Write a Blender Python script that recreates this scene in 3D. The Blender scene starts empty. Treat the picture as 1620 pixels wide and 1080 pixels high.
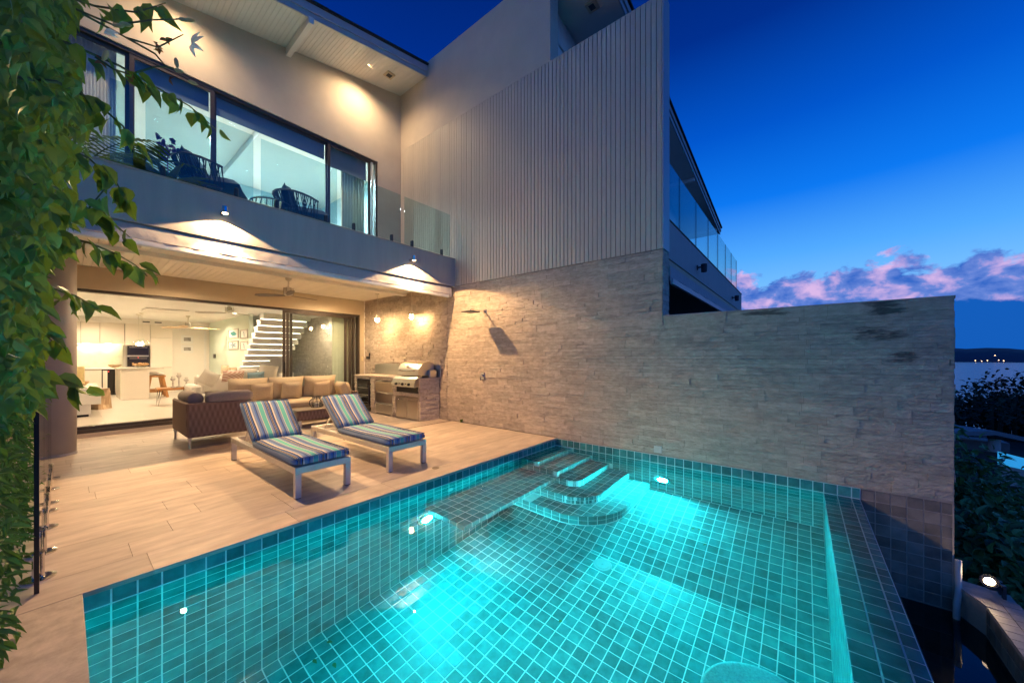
import bpy, math, random
from mathutils import Vector, Matrix
random.seed(7)
rnd = random.random
def U(a, b): return a + (b - a) * rnd()
PI = math.pi
sc = bpy.context.scene
col = sc.collection

# ------------------------------------------------------------------ camera
FPX, CX, CY, CAMH = 571.0, 810.0, 565.0, 1.4
YAW = math.atan2(460, 571)
FWD = Vector((math.cos(YAW), math.sin(YAW), 0)); RGT = Vector((math.sin(YAW), -math.cos(YAW), 0)); CAM = Vector((0, 0, CAMH))
cd = bpy.data.cameras.new('camera'); cam = bpy.data.objects.new('camera', cd); col.objects.link(cam)
cd.sensor_width = 36; cd.lens = FPX / 1620 * 36; cd.shift_y = (CY - 540) / 1620; cd.clip_start = 0.02; cd.clip_end = 30000
cam.location = CAM; cam.rotation_euler = (PI / 2, 0, YAW - PI / 2)
sc.camera = cam
def ray(x, y): return FWD + RGT * ((x - CX) / FPX) - Vector((0, 0, 1)) * ((y - CY) / FPX)
def atY(x, y, Y): d = ray(x, y); return CAM + d * (Y / d.y)
def atX(x, y, X): d = ray(x, y); return CAM + d * (X / d.x)
def atZ(x, y, Z): d = ray(x, y); return CAM + d * ((Z - CAMH) / d.z)
def proj(p):
    p = Vector(p) - CAM; z = p.dot(FWD)
    if z < 0.05: return None
    return CX + FPX * p.dot(RGT) / z, CY - FPX * p.z / z

# ------------------------------------------------------------------ render / colour management
sc.view_settings.view_transform = 'Standard'; sc.view_settings.look = 'None'
sc.view_settings.exposure = 0.0; sc.view_settings.gamma = 1.0
cy = sc.cycles
cy.use_denoising = True; cy.max_bounces = 14; cy.diffuse_bounces = 5; cy.glossy_bounces = 5; cy.transmission_bounces = 10; cy.transparent_max_bounces = 16
cy.sample_clamp_indirect = 60.0; cy.use_guiding = True; cy.guiding_training_samples = 64; cy.use_light_tree = True; cy.blur_glossy = 0.0

# ------------------------------------------------------------------ world: dusk sky
w = bpy.data.worlds.new('World'); sc.world = w; w.use_nodes = True
nt = w.node_tree; nt.nodes.clear()
def wn(t, **k):
    n = nt.nodes.new(t)
    for a, b in k.items(): setattr(n, a, b)
    return n
def wl(a, b): nt.links.new(a, b)
def wmath(op, a, b=None, c=None, clamp=False):
    n = wn('ShaderNodeMath', operation=op); n.use_clamp = clamp
    for i, v in enumerate((a, b, c)):
        if v is None: continue
        if isinstance(v, (int, float)): n.inputs[i].default_value = v
        else: wl(v, n.inputs[i])
    return n.outputs[0]
def lin(r, g, b): return tuple(((c / 255) / 12.92 if c <= 10 else (((c / 255) + 0.055) / 1.055) ** 2.4) for c in (r, g, b)) + (1,)
tc = wn('ShaderNodeTexCoord'); sep = wn('ShaderNodeSeparateXYZ'); wl(tc.outputs['Generated'], sep.inputs[0])
elev = wmath('MULTIPLY', wmath('ARCSINE', sep.outputs[2]), 180 / PI)
azim = wmath('MULTIPLY', wmath('ARCTAN2', sep.outputs[1], sep.outputs[0]), 180 / PI)
ramp = wn('ShaderNodeValToRGB'); wl(wmath('DIVIDE', elev, 60, clamp=True), ramp.inputs[0])
els = ramp.color_ramp.elements
stops = [(0, (150, 190, 235)), (4, (140, 195, 245)), (8, (118, 186, 246)), (13, (78, 163, 243)), (20, (10, 115, 230)), (28, (0, 82, 195)), (38, (0, 44, 134)), (50, (0, 30, 100))]
els[0].position = 0; els[0].color = lin(*stops[0][1]); els[1].position = stops[-1][0] / 60; els[1].color = lin(*stops[-1][1])
for e, c in stops[1:-1]:
    k = els.new(e / 60); k.color = lin(*c)
# cloud bank round the horizon
comb = wn('ShaderNodeCombineXYZ'); wl(wmath('MULTIPLY', azim, 0.21), comb.inputs[0]); wl(wmath('MULTIPLY', elev, 0.31), comb.inputs[1])
nz = wn('ShaderNodeTexNoise'); wl(comb.outputs[0], nz.inputs['Vector']); nz.inputs['Scale'].default_value = 1.0; nz.inputs['Detail'].default_value = 9; nz.inputs['Roughness'].default_value = 0.60; nz.inputs['Distortion'].default_value = 0.25
comb2 = wn('ShaderNodeCombineXYZ'); wl(wmath('MULTIPLY', azim, 0.38), comb2.inputs[0]); wl(wmath('MULTIPLY', elev, 0.55), comb2.inputs[1]); comb2.inputs[2].default_value = 4.3
nz2 = wn('ShaderNodeTexNoise'); wl(comb2.outputs[0], nz2.inputs['Vector']); nz2.inputs['Scale'].default_value = 1.0; nz2.inputs['Detail'].default_value = 7; nz2.inputs['Roughness'].default_value = 0.55; nz2.inputs['Distortion'].default_value = 0.25
# upper cloud tower mask: dense under ~9 degrees
dens = wmath('ADD', wmath('MULTIPLY', wmath('SUBTRACT', nz.outputs[0], 0.5), 13.0), wmath('SUBTRACT', 10.3, elev))
mask = wmath('MULTIPLY', dens, 1.0, clamp=True)
cr = wn('ShaderNodeValToRGB'); wl(nz2.outputs[0], cr.inputs[0])
ce = cr.color_ramp.elements
ce[0].position = 0.36; ce[0].color = lin(52, 100, 190); ce[1].position = 0.68; ce[1].color = lin(208, 176, 222)
k = ce.new(0.5); k.color = lin(98, 128, 205)
k = ce.new(0.57); k.color = lin(160, 150, 212)
m1 = wn('ShaderNodeMix', data_type='RGBA'); wl(mask, m1.inputs[0]); wl(ramp.outputs[0], m1.inputs[6]); wl(cr.outputs[0], m1.inputs[7])
# lower dark blue bank
comb3 = wn('ShaderNodeCombineXYZ'); wl(wmath('MULTIPLY', azim, 0.2), comb3.inputs[0]); wl(wmath('MULTIPLY', elev, 0.3), comb3.inputs[1]); comb3.inputs[2].default_value = 9.1
nz3 = wn('ShaderNodeTexNoise'); wl(comb3.outputs[0], nz3.inputs['Vector']); nz3.inputs['Scale'].default_value = 1.0; nz3.inputs['Detail'].default_value = 8
dens2 = wmath('ADD', wmath('MULTIPLY', wmath('SUBTRACT', nz3.outputs[0], 0.5), 6.0), wmath('SUBTRACT', 5.5, elev))
mask2 = wmath('MULTIPLY', dens2, 3.0, clamp=True)
m2 = wn('ShaderNodeMix', data_type='RGBA'); wl(mask2, m2.inputs[0]); wl(m1.outputs[2], m2.inputs[6]); m2.inputs[7].default_value = lin(16, 88, 178)
bg = wn('ShaderNodeBackground'); wl(m2.outputs[2], bg.inputs[0]); bg.inputs[1].default_value = 1.12
sky = wn('ShaderNodeTexSky'); sky.sky_type = 'NISHITA'; sky.sun_disc = False; sky.sun_elevation = math.radians(-4); sky.sun_rotation = math.radians(80); sky.ozone_density = 6
bg2 = wn('ShaderNodeBackground'); wl(sky.outputs[0], bg2.inputs[0]); bg2.inputs[1].default_value = 0.1
add = wn('ShaderNodeAddShader'); wl(bg.outputs[0], add.inputs[0]); wl(bg2.outputs[0], add.inputs[1])
out = wn('ShaderNodeOutputWorld'); wl(add.outputs[0], out.inputs[0])

# ------------------------------------------------------------------ helpers
LOC = {}
class MB:
    def __init__(s): s.v = []; s.f = []
    def add(s, v, f):
        o = len(s.v); s.v += [tuple(p) for p in v]; s.f += [tuple(i + o for i in q) for q in f]; return s
    def box(s, x0, x1, y0, y1, z0, z1):
        return s.add([(x0, y0, z0), (x1, y0, z0), (x1, y1, z0), (x0, y1, z0), (x0, y0, z1), (x1, y0, z1), (x1, y1, z1), (x0, y1, z1)],
                     [(3, 2, 1, 0), (4, 5, 6, 7), (0, 1, 5, 4), (1, 2, 6, 5), (2, 3, 7, 6), (3, 0, 4, 7)])
    def hexa(s, p): return s.add(p, [(3, 2, 1, 0), (4, 5, 6, 7), (0, 1, 5, 4), (1, 2, 6, 5), (2, 3, 7, 6), (3, 0, 4, 7)])
    def bbox(s, x0, x1, y0, y1, z0, z1, b=0.01):
        b = min(b, (x1 - x0) * .45, (y1 - y0) * .45, (z1 - z0) * .45)
        xs = (x0, x0 + b, x1 - b, x1); ys = (y0, y0 + b, y1 - b, y1); zs = (z0, z0 + b, z1 - b, z1)
        V = []; ix = {}
        for i in (0, 1):
            for j in (0, 1):
                for k in (0, 1):
                    X, xi = (x0, x0 + b) if i == 0 else (x1, x1 - b); Y, yi = (y0, y0 + b) if j == 0 else (y1, y1 - b); Z, zi = (z0, z0 + b) if k == 0 else (z1, z1 - b)
                    for a, p in enumerate(((X, yi, zi), (xi, Y, zi), (xi, yi, Z))): ix[(i, j, k, a)] = len(V); V.append(p)
        F = []
        for i in (0, 1): F.append([ix[(i, j, k, 0)] for j, k in ((0, 0), (1, 0), (1, 1), (0, 1))][::1 if i else -1])
        for j in (0, 1): F.append([ix[(i, j, k, 1)] for i, k in ((0, 0), (1, 0), (1, 1), (0, 1))][::-1 if j else 1])
        for k in (0, 1): F.append([ix[(i, j, k, 2)] for i, j in ((0, 0), (1, 0), (1, 1), (0, 1))][::1 if k else -1])
        for j in (0, 1):
            for k in (0, 1):
                q = [ix[(0, j, k, 1)], ix[(1, j, k, 1)], ix[(1, j, k, 2)], ix[(0, j, k, 2)]]; F.append(q if j == 0 and k == 1 or j == 1 and k == 0 else q[::-1])
        for i in (0, 1):
            for k in (0, 1):
                q = [ix[(i, 0, k, 0)], ix[(i, 1, k, 0)], ix[(i, 1, k, 2)], ix[(i, 0, k, 2)]]; F.append(q if i == 1 and k == 1 or i == 0 and k == 0 else q[::-1])
        for i in (0, 1):
            for j in (0, 1):
                q = [ix[(i, j, 0, 0)], ix[(i, j, 1, 0)], ix[(i, j, 1, 1)], ix[(i, j, 0, 1)]]; F.append(q if (i == 0 and j == 0) or (i == 1 and j == 1) else q[::-1])
        for i in (0, 1):
            for j in (0, 1):
                for k in (0, 1):
                    q = [ix[(i, j, k, a)] for a in (0, 1, 2)]; F.append(q if (i + j + k) % 2 == 1 else q[::-1])
        return s.add(V, F)
    def tube(s, pts, r, n=8, caps=True):
        pts = [Vector(p) for p in pts]; m = len(pts); rs = r if isinstance(r, (list, tuple)) else [r] * m
        V = []; F = []; a = None
        for i, p in enumerate(pts):
            t = (pts[min(i + 1, m - 1)] - pts[max(i - 1, 0)]).normalized()
            if a is None: a = t.cross(Vector((0, 0, 1))) if abs(t.z) < .9 else t.cross(Vector((1, 0, 0)))
            a = (a - t * a.dot(t)); a = a.normalized() if a.length > 1e-6 else t.orthogonal().normalized()
            b = t.cross(a)
            for k in range(n):
                an = 2 * PI * k / n; V.append(p + (a * math.cos(an) + b * math.sin(an)) * rs[i])
        for i in range(m - 1):
            for k in range(n): F.append((i * n + k, i * n + (k + 1) % n, (i + 1) * n + (k + 1) % n, (i + 1) * n + k))
        if caps: F.append(tuple(range(n))[::-1]); F.append(tuple((m - 1) * n + k for k in range(n)))
        return s.add(V, F)
    def lathe(s, c, prof, n=20, ax='z'):
        V = []; F = []
        for r, h in prof:
            for k in range(n):
                an = 2 * PI * k / n; q = (r * math.cos(an), r * math.sin(an), h)
                if ax == 'y': q = (q[0], q[2], q[1])
                if ax == 'x': q = (q[2], q[0], q[1])
                V.append((c[0] + q[0], c[1] + q[1], c[2] + q[2]))
        for i in range(len(prof) - 1):
            for k in range(n): F.append((i * n + k, i * n + (k + 1) % n, (i + 1) * n + (k + 1) % n, (i + 1) * n + k))
        if prof[0][0] > 1e-5: F.append(tuple(range(n))[::-1])
        if prof[-1][0] > 1e-5: F.append(tuple((len(prof) - 1) * n + k for k in range(n)))
        return s.add(V, F)
    def prism(s, poly, z0, z1):
        n = len(poly); V = [(x, y, z0) for x, y in poly] + [(x, y, z1) for x, y in poly]
        return s.add(V, [tuple(range(n))[::-1], tuple(range(n, 2 * n))] + [(i, (i + 1) % n, (i + 1) % n + n, i + n) for i in range(n)])
    def pillow(s, wx, wz, th, n=8, M=None, p=3.0, wr=0.0):
        M = M or Matrix(); V = []; F = []
        for sd in (1, -1):
            for i in range(n + 1):
                for j in range(n + 1):
                    u = -1 + 2 * i / n; v = -1 + 2 * j / n
                    t = (max(0, 1 - abs(u) ** p) ** .5) * (max(0, 1 - abs(v) ** p) ** .5)
                    pin = 1 - .06 * (u * u) * (1 - v * v) - 0; pin2 = 1 - .06 * (v * v) * (1 - u * u)
                    pin = 1 - .05 * (1 - v * v); pin2 = 1 - .05 * (1 - u * u)
                    V.append(M @ Vector((u * wx / 2 * pin, sd * th / 2 * (t * (1 + wr * (rnd() - .5))), v * wz / 2 * pin2)))
        N = (n + 1) ** 2
        for i in range(n):
            for j in range(n):
                a = i * (n + 1) + j; q = (a, a + n + 1, a + n + 2, a + 1); F.append(q[::-1]); F.append(tuple(x + N for x in q))
        return s.add(V, F)
    def build(s, name, mat, parent=None, smooth=False, local=False, bevel=0, subd=0):
        me = bpy.data.meshes.new(name)
        o_ = Vector(LOC.get(parent.name, (0, 0, 0))) if parent is not None and not local else Vector((0, 0, 0))
        me.from_pydata([(p[0] - o_.x, p[1] - o_.y, p[2] - o_.z) for p in s.v], [], s.f); me.update()
        if smooth: me.shade_smooth() if hasattr(me, 'shade_smooth') else me.polygons.foreach_set('use_smooth', [True] * len(me.polygons))
        if mat is not None: me.materials.append(mat)
        o = bpy.data.objects.new(name, me); col.objects.link(o)
        if parent is not None:
            o.parent = parent; LOC[o.name] = tuple(o_)
        else: LOC[o.name] = (0, 0, 0)
        if bevel:
            m = o.modifiers.new('bevel', 'BEVEL'); m.width = bevel; m.segments = 2; m.limit_method = 'ANGLE'; m.angle_limit = .6
        if subd:
            m = o.modifiers.new('subsurf', 'SUBSURF'); m.levels = subd; m.render_levels = subd
        return o
def tag(o, label=None, cat=None, group=None, kind=None):
    if label: o['label'] = label
    if cat: o['category'] = cat
    if group: o['group'] = group
    if kind: o['kind'] = kind
    return o
def thing(name, label, cat, loc=(0, 0, 0), group=None, rz=0):
    o = bpy.data.objects.new(name, None); col.objects.link(o); o.location = loc; o.rotation_euler = (0, 0, rz); o.empty_display_size = .1
    LOC[o.name] = tuple(loc); return tag(o, label, cat, group)
def copy_tree(o, parent=None):
    c = o.copy(); col.objects.link(c); c.parent = parent
    for ch in list(o.children): copy_tree(ch, c)
    return c
def area_px(pts):
    P = [proj(p) for p in pts]
    if any(q is None for q in P): return 0
    xs = [min(max(q[0], 0), 1620) for q in P]; ys = [min(max(q[1], 0), 1080) for q in P]
    return (max(xs) - min(xs)) * (max(ys) - min(ys))
def scatter_pieces(pieces, nmax, name, mat, parent, restname):
    """pieces: (verts, faces, facepoints). the largest in view are objects, the rest one part"""
    order = sorted(range(len(pieces)), key=lambda i: -area_px(pieces[i][2]))
    big = set(order[:nmax]); rest = MB()
    for i, (v, f, _) in enumerate(pieces):
        if i in big: MB().add(v, f).build(name, mat, parent)
        else: rest.add(v, f)
    if rest.v: tag(rest.build(restname, mat, parent), kind='stuff')

# ------------------------------------------------------------------ materials
def mat(name, c, rough=.6, var=.12, scale=6, stretch=(1, 1, 1), bump=.0, bscale=None, metal=0, rand=0., detail=6, spec=.5, c2=None, coat=0, trans=0, bdist=.01):
    m = bpy.data.materials.new(name); m.use_nodes = True; t = m.node_tree; N = t.nodes; L = t.links; b = N['Principled BSDF']
    b.inputs['Roughness'].default_value = rough; b.inputs['Metallic'].default_value = metal; b.inputs['Specular IOR Level'].default_value = spec
    if coat: b.inputs['Coat Weight'].default_value = coat; b.inputs['Coat Roughness'].default_value = .08
    tx = N.new('ShaderNodeTexCoord'); mp = N.new('ShaderNodeMapping'); L.new(tx.outputs['Object'], mp.inputs[0]); mp.inputs['Scale'].default_value = stretch
    n = N.new('ShaderNodeTexNoise'); L.new(mp.outputs[0], n.inputs['Vector']); n.inputs['Scale'].default_value = scale; n.inputs['Detail'].default_value = detail; n.inputs['Roughness'].default_value = .6
    r = N.new('ShaderNodeValToRGB'); L.new(n.outputs[0], r.inputs[0]); r.color_ramp.elements[0].position = .3; r.color_ramp.elements[1].position = .7
    c2 = c2 or tuple(min(1, x * (1 + var)) for x in c)
    r.color_ramp.elements[0].color = tuple(x * (1 - var) for x in c) + (1,); r.color_ramp.elements[1].color = tuple(c2) + (1,)
    co = r.outputs[0]
    if rand:
        oi = N.new('ShaderNodeObjectInfo'); ge = N.new('ShaderNodeNewGeometry')
        a = N.new('ShaderNodeMath'); a.operation = 'ADD'; L.new(oi.outputs['Random'], a.inputs[0]); L.new(ge.outputs['Random Per Island'], a.inputs[1])
        fr = N.new('ShaderNodeMath'); fr.operation = 'FRACT'; L.new(a.outputs[0], fr.inputs[0])
        mr = N.new('ShaderNodeMapRange'); L.new(fr.outputs[0], mr.inputs[0]); mr.inputs[3].default_value = 1 - rand; mr.inputs[4].default_value = 1 + rand
        mx = N.new('ShaderNodeVectorMath'); mx.operation = 'SCALE'; L.new(co, mx.inputs[0]); L.new(mr.outputs[0], mx.inputs['Scale']); co = mx.outputs[0]
    L.new(co, b.inputs['Base Color'])
    if bump:
        n2 = N.new('ShaderNodeTexNoise'); L.new(mp.outputs[0], n2.inputs['Vector']); n2.inputs['Scale'].default_value = bscale or scale * 3; n2.inputs['Detail'].default_value = 5
        bp = N.new('ShaderNodeBump'); bp.inputs['Strength'].default_value = bump; bp.inputs['Distance'].default_value = bdist; L.new(n2.outputs[0], bp.inputs['Height']); L.new(bp.outputs[0], b.inputs['Normal'])
    return m
def emat(name, c, s):
    m = bpy.data.materials.new(name); m.use_nodes = True; b = m.node_tree.nodes['Principled BSDF']
    b.inputs['Base Color'].default_value = (*c, 1); b.inputs['Emission Color'].default_value = (*c, 1); b.inputs['Emission Strength'].default_value = s; return m
def thin_glass(name, tint=(.93, .97, .96), rough=0.0, refl=1.0):
    m = bpy.data.materials.new(name); m.use_nodes = True; t = m.node_tree; t.nodes.clear(); N = t.nodes; L = t.links
    tr = N.new('ShaderNodeBsdfTransparent'); tr.inputs[0].default_value = (*tint, 1)
    gl = N.new('ShaderNodeBsdfGlossy'); gl.inputs['Roughness'].default_value = rough
    fr = N.new('ShaderNodeLayerWeight'); fr.inputs[0].default_value = .5
    pw_ = N.new('ShaderNodeMath'); pw_.operation = 'POWER'; L.new(fr.outputs['Facing'], pw_.inputs[0]); pw_.inputs[1].default_value = 5
    ml = N.new('ShaderNodeMath'); ml.operation = 'MULTIPLY_ADD'; L.new(pw_.outputs[0], ml.inputs[0]); ml.inputs[1].default_value = .95 * refl; ml.inputs[2].default_value = .04 * refl
    mx = N.new('ShaderNodeMixShader'); L.new(ml.outputs[0], mx.inputs[0]); L.new(tr.outputs[0], mx.inputs[1]); L.new(gl.outputs[0], mx.inputs[2])
    o = N.new('ShaderNodeOutputMaterial'); L.new(mx.outputs[0], o.inputs[0]); return m
def water(name, wave=.02, tint=(.92, 1, 1), scale=1.6):
    m = bpy.data.materials.new(name); m.use_nodes = True; t = m.node_tree; N = t.nodes; L = t.links; b = N['Principled BSDF']
    b.inputs['Base Color'].default_value = (*tint, 1); b.inputs['Roughness'].default_value = 0; b.inputs['IOR'].default_value = 1.33; b.inputs['Transmission Weight'].default_value = 1
    tx = N.new('ShaderNodeTexCoord'); n = N.new('ShaderNodeTexNoise'); L.new(tx.outputs['Object'], n.inputs['Vector']); n.inputs['Scale'].default_value = scale; n.inputs['Detail'].default_value = 2
    bp = N.new('ShaderNodeBump'); bp.inputs['Strength'].default_value = wave; bp.inputs['Distance'].default_value = .05; L.new(n.outputs[0], bp.inputs['Height']); L.new(bp.outputs[0], b.inputs['Normal'])
    return m
def weave(name, c, c2, sx=60, sz=40):
    m = mat(name, c, rough=.75, var=.15, scale=30); t = m.node_tree; N = t.nodes; L = t.links; b = N['Principled BSDF']
    tx = N.new('ShaderNodeTexCoord'); sp = N.new('ShaderNodeSeparateXYZ'); L.new(tx.outputs['Object'], sp.inputs[0])
    def sn(o, k):
        a = N.new('ShaderNodeMath'); a.operation = 'MULTIPLY'; L.new(o, a.inputs[0]); a.inputs[1].default_value = k
        s_ = N.new('ShaderNodeMath'); s_.operation = 'SINE'; L.new(a.outputs[0], s_.inputs[0]); return s_.outputs[0]
    xy = N.new('ShaderNodeMath'); xy.operation = 'ADD'; L.new(sp.outputs[0], xy.inputs[0]); L.new(sp.outputs[1], xy.inputs[1])
    p = N.new('ShaderNodeMath'); p.operation = 'MULTIPLY'; L.new(sn(xy.outputs[0], sx), p.inputs[0]); L.new(sn(sp.outputs[2], sz), p.inputs[1])
    mr = N.new('ShaderNodeMapRange'); L.new(p.outputs[0], mr.inputs[0]); mr.inputs[1].default_value = -1
    mx = N.new('ShaderNodeMix'); mx.data_type = 'RGBA'; L.new(mr.outputs[0], mx.inputs[0]); mx.inputs[6].default_value = (*c, 1); mx.inputs[7].default_value = (*c2, 1); L.new(mx.outputs[2], b.inputs['Base Color'])
    bp = N.new('ShaderNodeBump'); bp.inputs['Strength'].default_value = .4; bp.inputs['Distance'].default_value = .004; L.new(p.outputs[0], bp.inputs['Height']); L.new(bp.outputs[0], b.inputs['Normal'])
    return m
def stripes(name):
    m = mat(name, (.5, .5, .5), rough=.85, var=.1, scale=200); t = m.node_tree; N = t.nodes; L = t.links; b = N['Principled BSDF']
    tx = N.new('ShaderNodeTexCoord'); sp = N.new('ShaderNodeSeparateXYZ'); L.new(tx.outputs['Object'], sp.inputs[0])
    a = N.new('ShaderNodeMath'); a.operation = 'MULTIPLY_ADD'; L.new(sp.outputs[0], a.inputs[0]); a.inputs[1].default_value = 1 / .235; a.inputs[2].default_value = .38
    fr = N.new('ShaderNodeMath'); fr.operation = 'FRACT'; L.new(a.outputs[0], fr.inputs[0])
    r = N.new('ShaderNodeValToRGB'); L.new(fr.outputs[0], r.inputs[0]); r.color_ramp.interpolation = 'CONSTANT'
    blue = (.07, .16, .45); lav = (.17, .25, .42); cream = (.62, .58, .50); blk = (.012, .012, .022); mint = (.10, .45, .42); navy = (.04, .07, .2)
    seq = [(0, lav), (.10, cream), (.125, mint), (.33, cream), (.355, lav), (.44, blue), (.485, blk), (.515, cream), (.53, blk), (.57, cream), (.585, navy), (.62, blue), (.66, blk), (.70, cream), (.77, lav), (.88, blue), (.95, navy)]
    e = r.color_ramp.elements; e[0].position = 0; e[0].color = (*seq[0][1], 1); e[1].position = seq[-1][0]; e[1].color = (*seq[-1][1], 1)
    for p, c in seq[1:-1]:
        q = e.new(p); q.color = (*c, 1)
    L.new(r.outputs[0], b.inputs['Base Color'])
    n2 = N.new('ShaderNodeTexNoise'); L.new(tx.outputs['Object'], n2.inputs['Vector']); n2.inputs['Scale'].default_value = 9
    bp = N.new('ShaderNodeBump'); bp.inputs['Strength'].default_value = .25; bp.inputs['Distance'].default_value = .03; L.new(n2.outputs[0], bp.inputs['Height']); L.new(bp.outputs[0], b.inputs['Normal'])
    return m
M = {}
M['travertine'] = mat('travertine', (.50, .40, .325), rough=.42, var=.22, scale=3.0, stretch=(.9, 3.2, 5), bump=.15, bscale=30, rand=.12, c2=(.62, .52, .43), detail=12, bdist=.004)
M['coping'] = mat('coping_stone', (.43, .36, .30), rough=.6, var=.26, scale=11, detail=10, bump=.4, bscale=45, rand=.05, bdist=.004)
M['grout'] = mat('grout', (.66, .86, .85), rough=.8, var=.08, scale=20)
M['tile'] = mat('green_stone_tile', (.025, .215, .215), rough=.45, var=.3, scale=9, bump=.1, bscale=50, rand=.30, c2=(.055, .31, .31), bdist=.002)
M['drytile'] = mat('grey_stone_tile', (.23, .20, .17), rough=.6, var=.35, scale=6, bump=.2, bscale=50, rand=.3, bdist=.003)
M['drygrout'] = mat('dry_grout', (.45, .38, .32), rough=.85, var=.1, scale=20)
M['stone'] = mat('ledger_stone', (.43, .365, .295), rough=.85, var=.16, scale=11, stretch=(1, .9, 2.2), bump=.85, bscale=30, rand=.13, c2=(.55, .475, .39), bdist=.02)
def stain(m, spots):
    t = m.node_tree; N = t.nodes; L = t.links; b = N['Principled BSDF']; src = b.inputs['Base Color'].links[0].from_socket
    tx = N.new('ShaderNodeTexCoord'); sp = N.new('ShaderNodeSeparateXYZ'); L.new(tx.outputs['Object'], sp.inputs[0])
    mp = N.new('ShaderNodeMapping'); L.new(tx.outputs['Object'], mp.inputs[0]); mp.inputs['Scale'].default_value = (1, 4, 22); n = N.new('ShaderNodeTexNoise'); L.new(mp.outputs[0], n.inputs['Vector']); n.inputs['Scale'].default_value = 1.0; n.inputs['Detail'].default_value = 8; n.inputs['Roughness'].default_value = .7
    def mth(op, *a):
        q = N.new('ShaderNodeMath'); q.operation = op
        for i, v in enumerate(a):
            if isinstance(v, (int, float)): q.inputs[i].default_value = v
            else: L.new(v, q.inputs[i])
        return q.outputs[0]
    tot = None
    for y0, z0, ry, rz in spots:
        u = mth('POWER', mth('ABSOLUTE', mth('DIVIDE', mth('SUBTRACT', sp.outputs[1], y0), ry)), 2.0); v = mth('POWER', mth('ABSOLUTE', mth('DIVIDE', mth('SUBTRACT', sp.outputs[2], z0), rz)), 2.0)
        k = mth('MAXIMUM', mth('SUBTRACT', 1.0, mth('ADD', u, v)), 0.0); tot = k if tot is None else mth('MAXIMUM', tot, k)
    msk = mth('MINIMUM', mth('MAXIMUM', mth('MULTIPLY', mth('ADD', mth('MULTIPLY', tot, .42), mth('SUBTRACT', n.outputs[0], .76)), 5.0), 0.0), .8)
    mx = N.new('ShaderNodeMix'); mx.data_type = 'RGBA'; L.new(msk, mx.inputs[0]); L.new(src, mx.inputs[6]); mx.inputs[7].default_value = (.035, .033, .03, 1); L.new(mx.outputs[2], b.inputs['Base Color'])
stain(M['stone'], [(-3.68, 1.95, .26, .24), (-3.60, 1.66, .34, .16), (-3.8, 1.40, .2, .12), (-2.62, 1.95, .35, .09)])
M['stonedark'] = mat('stone_joint', (.15, .13, .11), rough=.9)
M['moss'] = mat('stained_stone', (.13, .12, .11), rough=.9, var=.7, scale=14, bump=.7, bscale=34, c2=(.36, .31, .27), bdist=.02)
M['clad'] = mat('painted_board', (.54, .465, .37), rough=.55, var=.05, scale=3, stretch=(1, 1, .3), bump=.05, rand=.035)
M['cladjoint'] = mat('board_joint', (.26, .23, .20), rough=.8)
M['plaster'] = mat('grey_plaster', (.54, .465, .37), rough=.8, var=.08, scale=1.6, bump=.08, bscale=90)
M['parapet'] = mat('streaked_plaster', (.40, .395, .385), rough=.75, var=.07, scale=3, stretch=(3, 3, .35), bump=.08, bscale=90)
M['white'] = mat('white_paint', (.72, .71, .68), rough=.5, var=.03, scale=3)
M['board'] = mat('cream_ceiling_board', (.78, .73, .64), rough=.5, var=.04, scale=4, rand=.03)
M['soffit'] = mat('soffit_board', (.66, .64, .60), rough=.55, var=.03, scale=4)
M['header'] = mat('tan_plaster', (.52, .43, .30), rough=.7, var=.04, scale=3)
M['column'] = mat('column_paint', (.40, .36, .33), rough=.6, var=.04, scale=3)
M['frame'] = mat('bronze_frame', (.075, .06, .05), rough=.35, var=.08, scale=10, metal=.4)
M['fascia'] = mat('fascia_paint', (.40, .42, .45), rough=.45, var=.04, scale=4)
M['shingle'] = mat('dark_shingle', (.03, .03, .03), rough=.9, var=.3, scale=30)
M['glass'] = thin_glass('clear_glass', refl=1.0)
M['bglass'] = thin_glass('balustrade_glass', tint=(.80, .90, .90), refl=1.0)
M['steel'] = mat('brushed_steel', (.62, .58, .52), rough=.28, var=.06, scale=20, stretch=(1, 1, 12), metal=1)
M['chrome'] = mat('chrome', (.7, .68, .65), rough=.1, var=.02, scale=5, metal=1)
M['alu'] = mat('satin_aluminium', (.62, .60, .57), rough=.35, var=.03, scale=20, metal=.55)
M['black'] = mat('black_enamel', (.012, .012, .013), rough=.3, var=.2, scale=10)
M['darkmetal'] = mat('dark_metal', (.035, .035, .045), rough=.45, var=.15, scale=15)
M['awnfab'] = mat('awning_fabric', (.42, .41, .42), rough=.8, var=.06, scale=7, bump=.4, bscale=9, bdist=.03)
M['stripe'] = stripes('striped_canvas')
M['navypipe'] = mat('blue_piping', (.05, .13, .28), rough=.8)
M['wicker'] = weave('brown_wicker', (.15, .095, .07), (.27, .18, .135), 95, 28)
M['cushion'] = mat('khaki_cushion', (.50, .41, .28), rough=.9, var=.06, scale=40, bump=.25, bscale=10, bdist=.02)
M['cushiond'] = mat('taupe_cushion', (.32, .275, .24), rough=.9, var=.06, scale=40, bump=.25, bscale=10, bdist=.02)
M['linen'] = mat('pale_linen', (.58, .54, .48), rough=.9, var=.05, scale=40, bump=.2, bscale=10, bdist=.02)
M['bluecush'] = mat('blue_cushion', (.18, .27, .32), rough=.9, var=.1, scale=30)
M['zigzag'] = weave('patterned_cushion', (.62, .52, .45), (.35, .14, .09), 60, 90)
M['navy'] = mat('navy_cushion', (.02, .06, .10), rough=.85, var=.1, scale=30)
M['rope'] = mat('navy_rope', (.018, .026, .04), rough=.7, var=.2, scale=40)
M['intfloor'] = mat('pale_floor_tile', (.55, .50, .44), rough=.3, var=.08, scale=2.5, stretch=(.6, 3, 1), bump=.02)
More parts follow.
